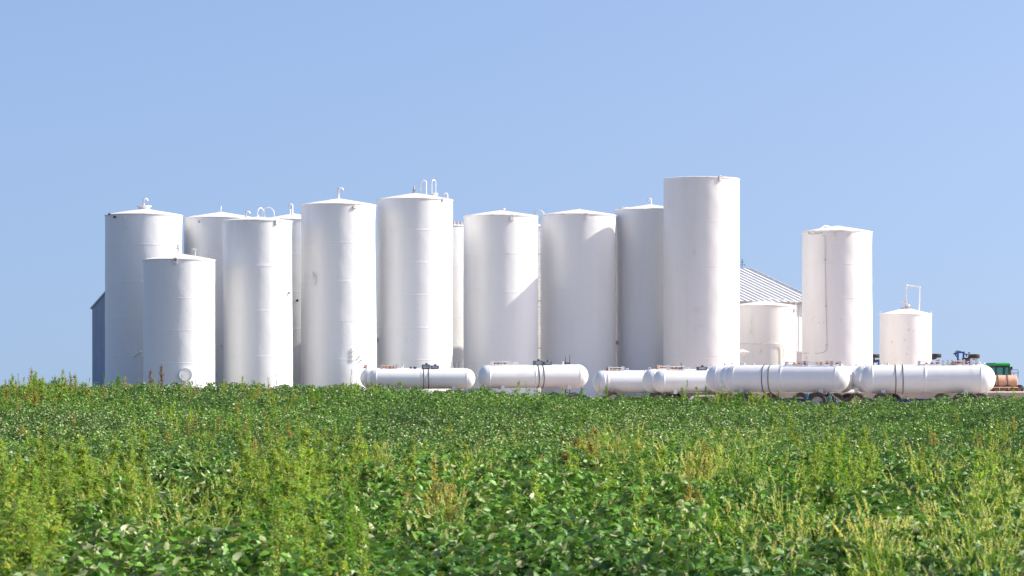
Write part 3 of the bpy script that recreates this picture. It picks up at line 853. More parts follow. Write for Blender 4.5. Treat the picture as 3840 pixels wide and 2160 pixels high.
def nurse(label, uL, uR, vt, vb, Y, th, tilt=0.0, straps=(), guards=(), valves=(), rings=(), boxes=(), caps=(), legs=(), wheels=(), frame='blue', seed=0, stains=(), seams=(), wr=.375, wheelz=None, rear=False, fender=None):
    s = F / Y; th = R_(th)
    R = (vb - vt) / 2 / s
    hd = .88
    half = (uR - uL) / 2 / s
    # silhouette half-length of a capsule with flattened heads
    ext = math.sqrt((hd * R * math.cos(th)) ** 2 + (R * math.sin(th)) ** 2)
    Lc = 2 * (half - ext) / math.cos(th)
    uc = (uL + uR) / 2
    X = PX(uc, Y); g = float(ground(X, Y))
    zc = PZ((vt + vb) / 2, Y) - g
    root = thing("nurse_tank_wagon", label, "tank wagon", (X, Y, g), th, "horizontal white tanks on wagons")
    tl = Matrix.Translation((0, 0, zc)) @ Matrix.Rotation(-R_(tilt), 4, 'Y')
    mt = tl @ Matrix.Rotation(PI / 2, 4, 'Y')     # lathe z axis to wagon x axis
    pr = []
    n = 12
    for k in range(n + 1):
        a = PI / 2 * k / n
        pr.append((max(.002, R * math.sin(a)), -Lc / 2 - hd * R * math.cos(a)))
    body = []
    xs = list(np.linspace(-Lc / 2 + .06, Lc / 2 - .06, 40))
    sm = [-Lc / 2, Lc / 2] + [(u - uc) / s / math.cos(th) for u in seams]
    xs2 = [(R, x) for x in xs if all(abs(x - q) > .05 for q in sm)]
    for q in sm: xs2 += [(R, q - .025), (R + .009, q - .012), (R + .009, q + .012), (R, q + .025)]
    pr = pr[:-1] + sorted(xs2, key=lambda q: q[1])
    for k in range(n - 1, -1, -1):
        a = PI / 2 * k / n
        pr.append((max(.002, R * math.sin(a)), Lc / 2 + hd * R * math.cos(a)))
    b = MB(); b.lathe(pr, 72, mt)
    st = []
    for q in b.v:
        w = root.location + Vector((q.x * math.cos(th) - q.y * math.sin(th), q.x * math.sin(th) + q.y * math.cos(th), q.z)) if isinstance(q, Vector) else None
        qx, qy, qz = q
        wx = X + qx * math.cos(th) - qy * math.sin(th); wz = g + qz
        uu = 1920 + wx * s; vv = V0 - (wz - ZC) * s
        k0 = 0.0
        for (su, sv, wu, wv, kk) in stains:
            ee = ((uu - su) / wu) ** 2 + ((vv - sv) / wv) ** 2
            if ee < 4: k0 = max(k0, kk * math.exp(-ee))
        st.append(k0)
    b.st = st
    b.build("tank_shell", M['nurse'], root, angle=40)
    lx = lambda u: (u - uc) / s / math.cos(th)
    top = lambda x, y=0.0: tl @ Vector((x, y, math.sqrt(max(.01, R * R - y * y))))
    for u in straps:
        x = lx(u) + math.sin(th) * R * .0
        b = MB()
        b.tube([tl @ Vector((x, (R + .012) * math.cos(a), (R + .012) * math.sin(a))) for a in np.linspace(0, 2 * PI, 49)[:-1]], .015, 8, closed=True)
        b.build("tie_strap", M['strap'], root)
    for (u0, u1, h) in guards:
        x0, x1 = lx(u0), lx(u1)
        b = MB()
        for x in (x0, x1):
            for y in (-.16, .16):
                p0 = top(x, y); hh = h / s
                w = .045
                poly = [(-w, -.03), (w, -.03)] + [(w * math.cos(PI * i / 8), hh - w + w * math.sin(PI * i / 8)) for i in range(9)]
                b.prism([p0 + Vector((a, -.012, e)) for a, e in poly], (0, .024, 0))
        for y in (-.16, .16):
            for f in (.75, .2):
                b.cyl(top(x0 - .05, y) + Vector((0, 0, h / s * f)), top(x1 + .05, y) + Vector((0, 0, h / s * f)), .016, 8)
        for x in (x0, x1): b.cyl(top(x, -.16) + Vector((0, 0, h / s * .2)), top(x, .16) + Vector((0, 0, h / s * .2)), .016, 8)
        b.build("valve_guard", M['pipe'], root)
    rnd = random.Random(seed)
    for (u, h, col) in valves:
        x = lx(u); y = rnd.uniform(-.12, .06); p0 = top(x, y); hh = h / s
        b = MB(); b.cyl(p0 - Vector((0, 0, .02)), p0 + Vector((0, 0, hh * .8)), .026, 8); b.cyl(p0 + Vector((0, 0, hh * .15)), p0 + Vector((0, 0, hh * .5)), .045, 10)
        b.cyl(p0 + Vector((-.07, 0, hh * .35)), p0 + Vector((.07, 0, hh * .35)), .028, 8)
        b.tube([p0 + Vector((.055 * math.cos(a), .055 * math.sin(a), hh)) for a in np.linspace(0, 2 * PI, 13)[:-1]], .014, 6, closed=True)
        b.cyl(p0 + Vector((-.05, 0, hh)), p0 + Vector((.05, 0, hh)), .01, 6); b.cyl(p0 + Vector((0, 0, hh * .8)), p0 + Vector((0, 0, hh)), .01, 6)
        b.build("valve", M[col], root)
    for u in rings:
        x = lx(u); rr = .06; z0 = zc
        zz = R if abs(x) < Lc / 2 else R * math.sqrt(max(.05, 1 - ((abs(x) - Lc / 2) / (hd * R)) ** 2))
        p0 = tl @ Vector((x, 0, zz + .03))
        b = MB(); b.tube([p0 + Vector((rr * math.cos(a), 0, rr * math.sin(a))) for a in np.linspace(0, 2 * PI, 17)[:-1]], .016, 6, closed=True); b.build("lifting_ring", M['pipe'], root)
    for (u, w, h) in boxes:
        x = lx(u); p0 = top(x); W_, H_ = w / s, h / s
        b = MB()
        fr = .022
        b.box(p0 + Vector((0, 0, H_ * .08)), (W_, .34, H_ * .2), bev=.008); b.box(p0 + Vector((0, 0, H_ * .88)), (W_ * 1.05, .36, H_ * .16), bev=.008)
        for sx_ in (-1, 1):
            for sy in (-1, 1): b.box(p0 + Vector((sx_ * (W_ / 2 - .03), sy * .14, H_ * .49)), (.06, .06, H_ * .63))
        o = b.build("gauge_box", M['box'], root)
        b = MB(); b.box(p0 + Vector((0, 0, H_ * .5)), (W_ - .13, .3, H_ * .58)); b.build("window", M['boxin'], o)
        b = MB(); b.lathe([(.07, -.02), (.07, .03), (.05, .06), (.001, .07)], 12, Matrix.Translation(p0 + Vector((.03, 0, H_ * .98)))); b.build("cap", M['black'], o)
    for (u, w, h, col) in caps:
        x = lx(u); p0 = top(x, -.05); r = w / s / 2; hh = h / s
        b = MB(); b.lathe([(r * .7, -.03), (r * .7, hh * .55), (r, hh * .6), (r, hh), (.001, hh)], 12, Matrix.Translation(p0)); b.build("fitting_cap", M[col], root)
    for u in legs:
        x = lx(u)
        for y in (-1, 1):
            b = MB(); b.box((x, y * R * .62, zc - R * .88), (.16, .03, R * .5), bev=.006); b.build("support_leg", M['nurse'], root)
    # running gear
    zf = .40
    b = MB()
    xa = Lc / 2 * .98
    for y in (-.32, .32): b.box((0, y, zf + .05), (2 * xa, .09, .13), bev=.01)
    for x in np.linspace(-xa, xa, 5): b.box((x, 0, zf + .05), (.09, .55, .10))
    axx = sorted(set(round(lx(w_[0]) - math.sin(th) * .0, 3) for w_ in wheels))
    for x in axx: b.box((x, 0, wr - .02), (.1, 1.35, .1), bev=.01)
    b.build("wagon_frame", M[frame], root)
    for w_ in wheels:
        u = w_[0]; x = lx(u) ; y = -.62 if w_[1] == 'n' else .62
        wheel(root, x + y * math.tan(th) * 0, y, wr, wr, .22)
    if fender:
        u0, u1 = fender; x0, x1 = lx(u0), lx(u1)
        b = MB()
        pts = [(x0, .42), (x0 + .25, .60), ((x0 + x1) / 2, .62), (x1 - .2, .62), (x1, .42), (x1 - .06, .42), (x1 - .25, .56), (x0 + .3, .55), (x0 + .1, .42)]
        b.prism([Vector((a, -.82, e)) for a, e in pts], (0, .3, 0)); b.build("fender", M['pipe'], root)
    return root

nurse("horizontal white tank behind the leftmost horizontal one, its rounded end poking out at left", 1352, 1768, 1380, 1456, 152.2, 8, caps=[(1374, 6, 12, 'rust')], valves=[(1368, 10, 'valver')], frame='maroon', seed=1)
nurse("leftmost horizontal white tank, in front, with two thin dark straps and grey boxes on top", 1377, 1782, 1382, 1458, 150, 3, straps=[1588.5, 1607], guards=[(1430, 1487, 17)], valves=[(1437, 12, 'valveo'), (1450, 14, 'valveo'), (1463, 9, 'valver'), (1476, 13, 'valveo')],
      boxes=[(1597, 30, 16), (1630, 32, 12)], caps=[(1512, 5, 16, 'pipe'), (1540, 10, 7, 'rust'), (1556, 16, 6, 'dark')], rings=[1505], seams=[1580], frame='maroon', seed=2, legs=[1450, 1700], wheels=[(1440, 'n'), (1440, 'f'), (1690, 'n'), (1690, 'f')])
nurse("second horizontal white tank from left, straps bowed right, red frame and wheel beneath", 1791, 2207, 1368, 1455, 136, 12, tilt=.5, straps=[2014, 2032], guards=[(1846, 1910, 18)], valves=[(1855, 12, 'valver'), (1868, 11, 'box'), (1880, 11, 'brass'), (1894, 12, 'box')],
      boxes=[(2018, 32, 16), (2053, 30, 12)], caps=[(2110, 7, 12, 'pipe')], rings=[1928, 1937], seams=[2001], frame='red', seed=3, legs=[1880, 2130], wheels=[(2140, 'n'), (2090, 'f'), (1860, 'n'), (1860, 'f')], wr=.36,
      stains=[(1950, 1405, 14, 8, .12), (1857, 1400, 6, 10, .15), (1965, 1400, 6, 6, .2)])
nurse("third horizontal white tank from left, red valve in its guard, no straps", 2222, 2600, 1389, 1474, 141, 9, guards=[(2281, 2335, 17)], valves=[(2276, 13, 'valver'), (2289, 12, 'valver'), (2302, 9, 'brass'), (2309, 10, 'brass'), (2322, 8, 'box')], rings=[2351],
      frame='maroon', seed=4, legs=[2290, 2540], wheels=[(2455, 'n'), (2480, 'f'), (2290, 'n')], stains=[(2285, 1404, 3, 6, .5), (2340, 1400, 4, 4, .3)], seams=[2273])
nurse("horizontal white tank mostly hidden behind the rust-streaked one, orange valves at left", 2407, 2790, 1384, 1472, 137.6, 9, guards=[(2468, 2505, 17)], valves=[(2462, 13, 'valveo'), (2485, 8, 'valveo')], rings=[2434, 2420], frame='maroon', seed=5, wheels=[(2500, 'n'), (2520, 'f')])
nurse("horizontal white tank with rust streaks under its valve guard and a grey box on top", 2445, 2842, 1387, 1472, 135, 8, guards=[(2506, 2561, 19)], valves=[(2513, 12, 'valveo'), (2523, 14, 'valveo'), (2535, 9, 'box'), (2548, 13, 'valveo'), (2555, 11, 'box')], rings=[2578], boxes=[(2632, 36, 12)],
      caps=[(2553, 3, 26, 'dark')], frame='maroon', seed=6, legs=[2527, 2760], wheels=[(2660, 'n'), (2540, 'f'), (2700, 'f')], stains=[(2517, 1397, 4, 9, .6), (2523, 1395, 3, 10, .6), (2605, 1459, 3, 3, .5), (2512, 1395, 6, 5, .4)], fender=(2570, 2690))
nurse("horizontal white tank farthest back in the middle cluster, small caps along its top", 2650, 3150, 1369, 1471, 130.5, -16, rings=[2674], caps=[(2722, 9, 8, 'pipe'), (2748, 4, 9, 'dark')], frame='blue', seed=7, wheels=[(3010, 'n'), (3040, 'f')], wr=.37)
nurse("horizontal white tank tight behind the strapped middle one, its right end peeping past it", 2697, 3201, 1372, 1472, 127.7, -17, rings=[2728], caps=[(2780, 4, 9, 'dark'), (2772, 10, 4, 'pipe')], frame='blue', seed=8, wheels=[(3140, 'n'), (3165, 'f'), (2900, 'n')], wr=.37, guards=[(3025, 3100, 18)], valves=[(3060, 12, 'valver'), (3095, 13, 'valver'), (3130, 14, 'valver')])
nurse("front horizontal white tank with two brown straps, right of centre, spoked hub wheel under it", 2717, 3180, 1368.5, 1472, 125, -18, straps=[2870, 2893], guards=[(2950, 3009, 16), (3028, 3114, 18), (3118, 3147, 17)],
      valves=[(2978, 11, 'valveo'), (2997, 12, 'valveo'), (3018, 14, 'valver'), (3060, 13, 'brass'), (3077, 12, 'valveo'), (3098, 14, 'valver'), (3133, 12, 'valver')], rings=[2754], caps=[(2796, 9, 9, 'pipe'), (2830, 9, 6, 'pipe')], frame='blue', seed=9, legs=[2791, 3081], wheels=[(3075, 'n'), (2800, 'n'), (3085, 'f'), (2790, 'f')], wr=.385, seams=[2936])
nurse("horizontal white tank in the background between the two strapped right ones", 3080, 3420, 1373, 1460, 137, -6, caps=[(3212, 8, 8, 'pipe')], rings=[3190], frame='blue', seed=10, wheels=[(3165, 'n'), (3350, 'n')])
nurse("rear of the two rightmost horizontal white tanks, just its left end and right end showing", 3198, 3730, 1369, 1473, 126.6, -5, rings=[3229, 3685], frame='blue', seed=11, legs=[3214, 3690], wheels=[(3213, 'n'), (3530, 'n'), (3352, 'f'), (3670, 'n')], wr=.375, guards=[(3520, 3576, 17)], valves=[(3600, 20, 'brass'), (3640, 22, 'valver')])
nurse("rightmost horizontal white tank, in front, longest, two brown straps and many red valves on top", 3224, 3721, 1367.5, 1475, 123.5, -4, tilt=.35, straps=[3358, 3385], guards=[(3447, 3536, 18), (3554, 3612, 20), (3640, 3660, 24)],
      valves=[(3474, 11, 'valveo'), (3494, 12, 'valver'), (3515, 14, 'valver'), (3570, 16, 'box'), (3575, 11, 'brass'), (3582, 12, 'valver'), (3593, 16, 'valver'), (3599, 13, 'brass'), (3612, 17, 'valveo'), (3622, 11, 'valver'), (3636, 18, 'valver'), (3643, 14, 'valver')],
      rings=[3253, 3670], caps=[(3281, 8, 9, 'pipe'), (3306, 8, 8, 'pipe'), (3331, 9, 8, 'pipe')], frame='blue', seed=12, legs=[3312, 3618], wheels=[(3305, 'n'), (3600, 'n'), (3320, 'f'), (3640, 'f')], wr=.375, seams=[3467],
      stains=[(3632, 1390, 5, 26, .35), (3490, 1426, 26, 1.5, .35)])

# upright hub posts, bright cyan blue, on the running gear
for (u, v0, v1, Y, lab) in ((3112, 1482, 1503, 124, "bright blue post beside the hub wheel of the middle horizontal tanks"), (3027, 1476, 1488, 128.5, "small bright blue post behind the dark frame, left of the hub wheel")):
    b = MB(); s = F / Y; w = 11 / s
    z0, z1 = PZ(v1, Y), PZ(v0, Y)
    g = float(ground(PX(u, Y), Y))
    b.box((0, 0, (z0 + z1) / 2 - g), (w, .08, z1 - z0), bev=.008); b.cyl((0, 0, 0), (0, 0, z0 - g + .02), .025, 8); b.lathe([(.02, 0), (.02, .05), (.035, .055), (.001, .08)], 10, Matrix.Translation((0, 0, z1 - g)))
    o = b.build("hub_post", M['cyan'], None, (PX(u, Y), Y, g)); tag(o, lab, "post")
# two thin dark rods standing up behind the horizontal tanks
for (u, vt, vb, Y, lab) in ((1712, 1356, 1392, 150, "pair of thin grey uprights standing at the right end of the leftmost horizontal tank"), (2127, 1332, 1366, 137, "dark upright rods standing behind the second horizontal tank")):
    b = MB(); g = float(ground(PX(u, Y + 1.2), Y + 1.2)); YY = Y + 1.2
    z0, z1 = PZ(vb, YY) - g, PZ(vt, YY) - g
    b.cyl((-.08, 0, 0), (-.08, 0, z1 - .05), .035, 8, r1=.012); b.cyl((.1, 0, 0), (.12, 0, z1 + .0), .025, 8, r1=.012); b.box((.01, 0, z0 + .05), (.24, .05, .06)); b.box((.01, 0, .3), (.24, .05, .06))
    o = b.build("marker_rod", M['slate'] if u < 1800 else M['dark'], None, (PX(u, YY), YY, g)); tag(o, lab, "rod")

# ------------------------------------------------------------------ folded implement, tan tank trailer, cab vehicle
Y = 181.0; s = F / Y
ix = PX(3450, Y); gI = float(ground(ix, Y))
imp = thing("tillage_implement", "blue folded tillage implement with flat-lying tyres, behind the smallest tank", "farm implement", (ix, Y, gI))
def ip(u, v, dy=0.0): return Vector((PX(u, Y) - ix, dy, PZ(v, Y) - gI))
for (u, v, r, w) in ((3278, 1335, 26, 13), (3511, 1334, 18.5, 14), (3655, 1336, 18.5, 15)):
    c = ip(u, v); wheel(imp, c.x, c.y, c.z, r / s, w / s, .0, 'Z')
b = MB()
for u in (3592, 3613):
    c0 = ip(u, 1320); c1 = ip(u, 1450); b.box((c0 + c1) / 2, (6.5 / s, .1, c0.z - c1.z))
c0 = ip(3588, 1322); c1 = ip(3616, 1321); b.box((c0 + c1) / 2 + Vector((0, -.003, 0)), (30 / s, .11, 6 / s))
for u in (3296, 3520):
    c0 = ip(u, 1349); c1 = ip(u - 4, 1450); b.cyl(c0, c1, .06, 8)
c0 = ip(3240, 1445); c1 = ip(3680, 1445); b.box((c0 + c1) / 2, ((c1 - c0).length, .3, .16))
b.box(ip(3624, 1351), (24 / s, .12, 6 / s))
b.build("implement_frame", M['implblue'], imp)
b = MB()
b.tube([ip(3608, 1346), ip(3628, 1346), ip(3640, 1338), ip(3655, 1338)], .07, 8)
b.box(ip(3640, 1349, .05), (34 / s, .1, 7 / s)); b.tube([ip(3616, 1326), ip(3626, 1330), ip(3634, 1328), ip(3632, 1340)], .04, 8); b.tube([ip(3634, 1328), ip(3637, 1323), ip(3630, 1322)], .03, 6)
b.cyl(ip(3624, 1329), ip(3624, 1338), .03, 6)
b.build("hinge_arm", M['dark'], imp); b = MB(); b.tube([ip(3576, 1327), ip(3584, 1326), ip(3590, 1324)], .05, 8); b.tube([ip(3586, 1324), ip(3583, 1319), ip(3590, 1315), ip(3597, 1317)], .025, 6); b.box(ip(3598, 1318), (11 / s, .1, 3 / s)); b.tube([ip(3583, 1322), ip(3584, 1333), ip(3588, 1338)], .04, 6)
b.build("hydraulic_arm", M['dark'], imp); b = MB(); b.tube([ip(3505, 1336), ip(3505, 1345), ip(3490, 1346), ip(3470, 1350)], .06, 8); b.box(ip(3503, 1344), (18 / s, .1, 5 / s))
b.build("hinge_arm", M['dark'], imp); b = MB(); b.tube([ip(3272, 1350), ip(3283, 1355), ip(3296, 1352)], .07, 8); b.tube([ip(3272, 1362), ip(3284, 1358), ip(3290, 1349)], .05, 8); b.tube([ip(3268, 1368), ip(3280, 1363)], .05, 6)
b.tube([ip(3278, 1335), ip(3278, 1360)], .05, 6)
b.build("hinge_arm", M['dark'], imp)

# tan tank on its trailer
Y = 172.0; s = F / Y
tx_ = PX(3757, Y); gT = 0.67
tr = thing("tank_trailer", "small tan cylindrical tank with dark straps on a rusty trailer, at the right edge", "trailer", (tx_, Y, gT))
def tp(u, v, dy=0.0): return Vector((PX(u, Y) - tx_, dy, PZ(v, Y) - gT))
Rt = 24.5 / s; zc = tp(0, 1431).z; x0, x1 = tp(3695, 0).x, tp(3813, 0).x
mt = Matrix.Translation((0, 0, zc)) @ Matrix.Rotation(PI / 2, 4, 'Y')
b = MB(); b.lathe([(.002, x0 - .05), (Rt * .6, x0 - .04), (Rt * .9, x0), (Rt, x0 + .09), (Rt, x0 + .5), (Rt + .004, x0 + .52), (Rt, x0 + .54), (Rt, x1 - .1), (Rt * .93, x1 - .02), (Rt * .6, x1 + .02), (.002, x1 + .03)], 48, mt); b.build("tank_shell", M['tan'], tr)
for u in (3739, 3775):
    b = MB(); x = tp(u, 0).x; b.tube([Vector((x, (Rt + .015) * math.cos(a), zc + (Rt + .015) * math.sin(a))) for a in np.linspace(0, 2 * PI, 41)[:-1]], .022, 8, closed=True); b.build("tie_strap", M['strap'], tr)
b = MB()
for k in range(18):
    a = PI * .55 + PI * .95 * k / 18; x = tp(3728, 0).x
    b.box((x, (Rt + .03) * math.cos(a), zc + (Rt + .03) * math.sin(a)), (.05, .05, .06), a)
b.build("strap_chain", M['dark'], tr)
b = MB()
for y in (-.42, .42): b.box((0, y, tp(0, 1459).z), ((x1 - x0) * 1.1, .08, 10 / s), bev=.01)
for u in (3700, 3735, 3770, 3800): b.box((tp(u, 0).x, 0, tp(0, 1459).z), (.1, .8, 9 / s))
b.build("trailer_frame", M['rust'], tr)
b = MB(); b.cyl(tp(3690, 1453, -.5), tp(3812, 1453, -.5), .028, 8)
for u in (3743, 3778): b.cyl(tp(u, 1453, -.5), tp(u, 1463, -.5), .025, 6)
b.build("side_rail", M['pinkrail'], tr)
for u in (3720, 3775):
    c = tp(u, 1470, -.3); wheel(tr, c.x, -.3, .16, .16, .14, rim='pinkrail')
b = MB(); c = tp(3822, 1458, -.25); rr = 13 / s
b.tube([Vector((c.x + rr * math.cos(a), c.y, c.z + rr * math.sin(a))) for a in np.linspace(0, 2 * PI, 33)[:-1]], .035, 8, closed=True)
o = b.build("wheel_ring", M['black'], tr)  # thin ring standing in for the trailer's end wheel

# green-roofed cab vehicle
Y = 188.0; s = F / Y
cx_ = PX(3745, Y); gV = float(ground(cx_, Y))
cab = thing("windrower", "green-roofed farm vehicle cab with teal glass behind the tan tank", "farm vehicle", (cx_, Y, gV))
def cp(u, v, dy=0.0): return Vector((PX(u, Y) - cx_, dy, PZ(v, Y) - gV))
b = MB()
rz0, rz1 = cp(0, 1371).z, cp(0, 1361).z
def rl(x0, x1, y0, y1, z0, z1, ins):
    vs = [(x0, y0, z0), (x1, y0, z0), (x1, y1, z0), (x0, y1, z0), (x0 + ins, y0 + ins, z1), (x1 - ins, y0 + ins, z1), (x1 - ins, y1 - ins, z1), (x0 + ins, y1 - ins, z1)]
    return vs, [(0, 3, 2, 1), (4, 5, 6, 7), (0, 1, 5, 4), (1, 2, 6, 5), (2, 3, 7, 6), (3, 0, 4, 7)]
xl, xr = cp(3700, 0).x, cp(3787, 0).x
pts = [(xl, -.1), (xl + .42, -.75), (xr - .1, -.75), (xr, -.5), (xr, .7), (xl, .7)]
for z0, z1, k0, k1 in ((rz0, rz0 + (rz1 - rz0) * .6, 1.0, .99), (rz0 + (rz1 - rz0) * .6, rz1, .99, .9)):
    cxm = (xl + xr) / 2
    lo = [Vector((cxm + (a - cxm) * k0, e * k0, z0)) for a, e in pts]; hi = [Vector((cxm + (a - cxm) * k1, e * k1, z1)) for a, e in pts]
    n = len(pts); b.add(lo + hi, [tuple(range(n - 1, -1, -1)), tuple(range(n, 2 * n))] + [(i, (i + 1) % n, n + (i + 1) % n, n + i) for i in range(n)])
b.build("roof", M['green'], cab, angle=30)
b = MB()
zb, zt = cp(0, 1410).z, rz0
ins = .94
P6 = [((xl + xr) / 2 + (a - (xl + xr) / 2) * ins, e * ins) for a, e in pts]
lo = [Vector((a, e, zt - .12)) for a, e in P6]; hi = [Vector((a * 1.0, e, zt - .002)) for a, e in P6]
n = 6; b.add(lo + hi, [tuple(range(5, -1, -1)), tuple(range(6, 12))] + [(i, (i + 1) % n, n + (i + 1) % n, n + i) for i in range(n)])
lo = [Vector((a, e, zb - .3)) for a, e in P6]; hi = [Vector((a, e, zb)) for a, e in P6]
b.add(lo + hi, [tuple(range(5, -1, -1)), tuple(range(6, 12))] + [(i, (i + 1) % n, n + (i + 1) % n, n + i) for i in range(n)])
for a, e in P6: b.cyl((a, e, zb), (a, e, zt - .1), .055, 8)
b.box((cp(3758, 0).x, -.75 * ins, (zb + zt) / 2 - .06), (.1, .06, zt - zb - .1))
b.build("cab_frame", M['black'], cab)
b = MB()
for i in range(6):
    a, c = P6[i], P6[(i + 1) % 6]
    q0 = Vector((a[0] * .985, a[1] * .985, 0)); q1 = Vector((c[0] * .985, c[1] * .985, 0)); nn = (q1 - q0).cross(Vector((0, 0, 1))).normalized() * -.012
    b.prism([q0 + Vector((0, 0, zb)), q1 + Vector((0, 0, zb)), q1 + Vector((0, 0, zt - .11)), q0 + Vector((0, 0, zt - .11))], nn)
b.build("window", M['glass'], cab)
b = MB()
b.box((.1, .1, zb + .2), (.45, .4, .5), bev=.04); b.box((.3, .15, zb + .55), (.12, .4, .5), bev=.03)
b.cyl((-.3, -.1, zb), (-.15, -.1, zb + .4), .03, 8); b.tube([Vector((-.13 + .02 * math.sin(a), -.1 + .18 * math.cos(a), zb + .42 + .17 * math.sin(a))) for a in np.linspace(0, 2 * PI, 21)[:-1]], .018, 6, closed=True)
b.build("driver_seat", M['black'], cab)
b = MB(); b.box((cp(3789, 0).x, -.5, cp(0, 1380).z), (.1, .12, .16), bev=.02); b.build("mirror", M['black'], cab)
b = MB()
ur = [(3785, 1412), (3786, 1392), (3790, 1387), (3814, 1387), (3816, 1391), (3813, 1424)]
b.tube([cp(u, v, -.3) for u, v in ur], .022, 8); b.cyl(cp(3786, 1399, -.3), cp(3815, 1398, -.3), .018, 6); b.cyl(cp(3799, 1399, -.3), cp(3799, 1410, -.3), .015, 6)
b.build("platform_rail", M['slate'], cab)
b = MB(); b.box((-.15, .1, zb - .62), (1.7, 1.3, .6), bev=.06); b.box((.45, 0, zb - .3), (.9, 1.4, .06)); b.build("body", M['green'], cab)
for (x, y, r) in ((-.6, -.75, .42), (-.6, .75, .42), (1.0, -.7, .34), (1.0, .7, .34)): wheel(cab, x, y, r, r, .3, rim='brass')

# ------------------------------------------------------------------ vegetation
def mesh_np(name, V, T, C, mat, smooth=False):
    me = bpy.data.meshes.new(name)
    nv, ntri = len(V), len(T)
    me.vertices.add(nv); me.vertices.foreach_set("co", np.ascontiguousarray(V, dtype=np.float32).ravel())
    me.loops.add(ntri * 3); me.loops.foreach_set("vertex_index", np.ascontiguousarray(T, dtype=np.int32).ravel())
    me.polygons.add(ntri); me.polygons.foreach_set("loop_start", np.arange(0, ntri * 3, 3, dtype=np.int32))
    if smooth: me.polygons.foreach_set("use_smooth", np.ones(ntri, dtype=bool))
    a = me.attributes.new("Col", 'FLOAT_COLOR', 'POINT')
    a.data.foreach_set("color", np.concatenate([C, np.ones((nv, 1))], 1).astype(np.float32).ravel())
    me.materials.append(mat)
    me.update(calc_edges=True)
    return me

rng = np.random.default_rng(11)
TF = np.array([(0, 0, 0), (.42, -.5, .07), (1, 0, -.06), (.42, .5, .07)]); FF = np.array([(0, 1, 2), (0, 2, 3)])
TN = np.array([(0, 0, 0), (.26, -.42, .06), (.3, 0, 0), (.26, .42, .06), (.64, -.36, .02), (.66, 0, -.05), (.64, .36, .02), (1, 0, -.16)])
FN = np.array([(0, 1, 2), (2, 1, 4), (2, 4, 5), (5, 4, 7), (0, 2, 3), (2, 5, 6), (2, 6, 3), (5, 7, 6)])

def leaves(base, phi, pitch, roll, ln, wd, T, Fc, col):
    n = len(base)
    cp_, sp = np.cos(pitch), np.sin(pitch); cf, sf = np.cos(phi), np.sin(phi)
    d = np.stack([cf * cp_, sf * cp_, sp], 1)
    s0 = np.stack([-sf, cf, np.zeros(n)], 1)
    n0 = np.cross(d, s0)
    s = s0 * np.cos(roll)[:, None] + n0 * np.sin(roll)[:, None]
    nn = np.cross(d, s)
    k = len(T)
    V = base[:, None, :] + d[:, None, :] * (T[None, :, 0:1] * ln[:, None, None]) + s[:, None, :] * (T[None, :, 1:2] * wd[:, None, None]) + nn[:, None, :] * (T[None, :, 2:3] * ln[:, None, None])
    tri = Fc[None] + (np.arange(n) * k)[:, None, None]
    C = np.repeat(col, k, 0)
    return V.reshape(-1, 3), tri.reshape(-1, 3), C

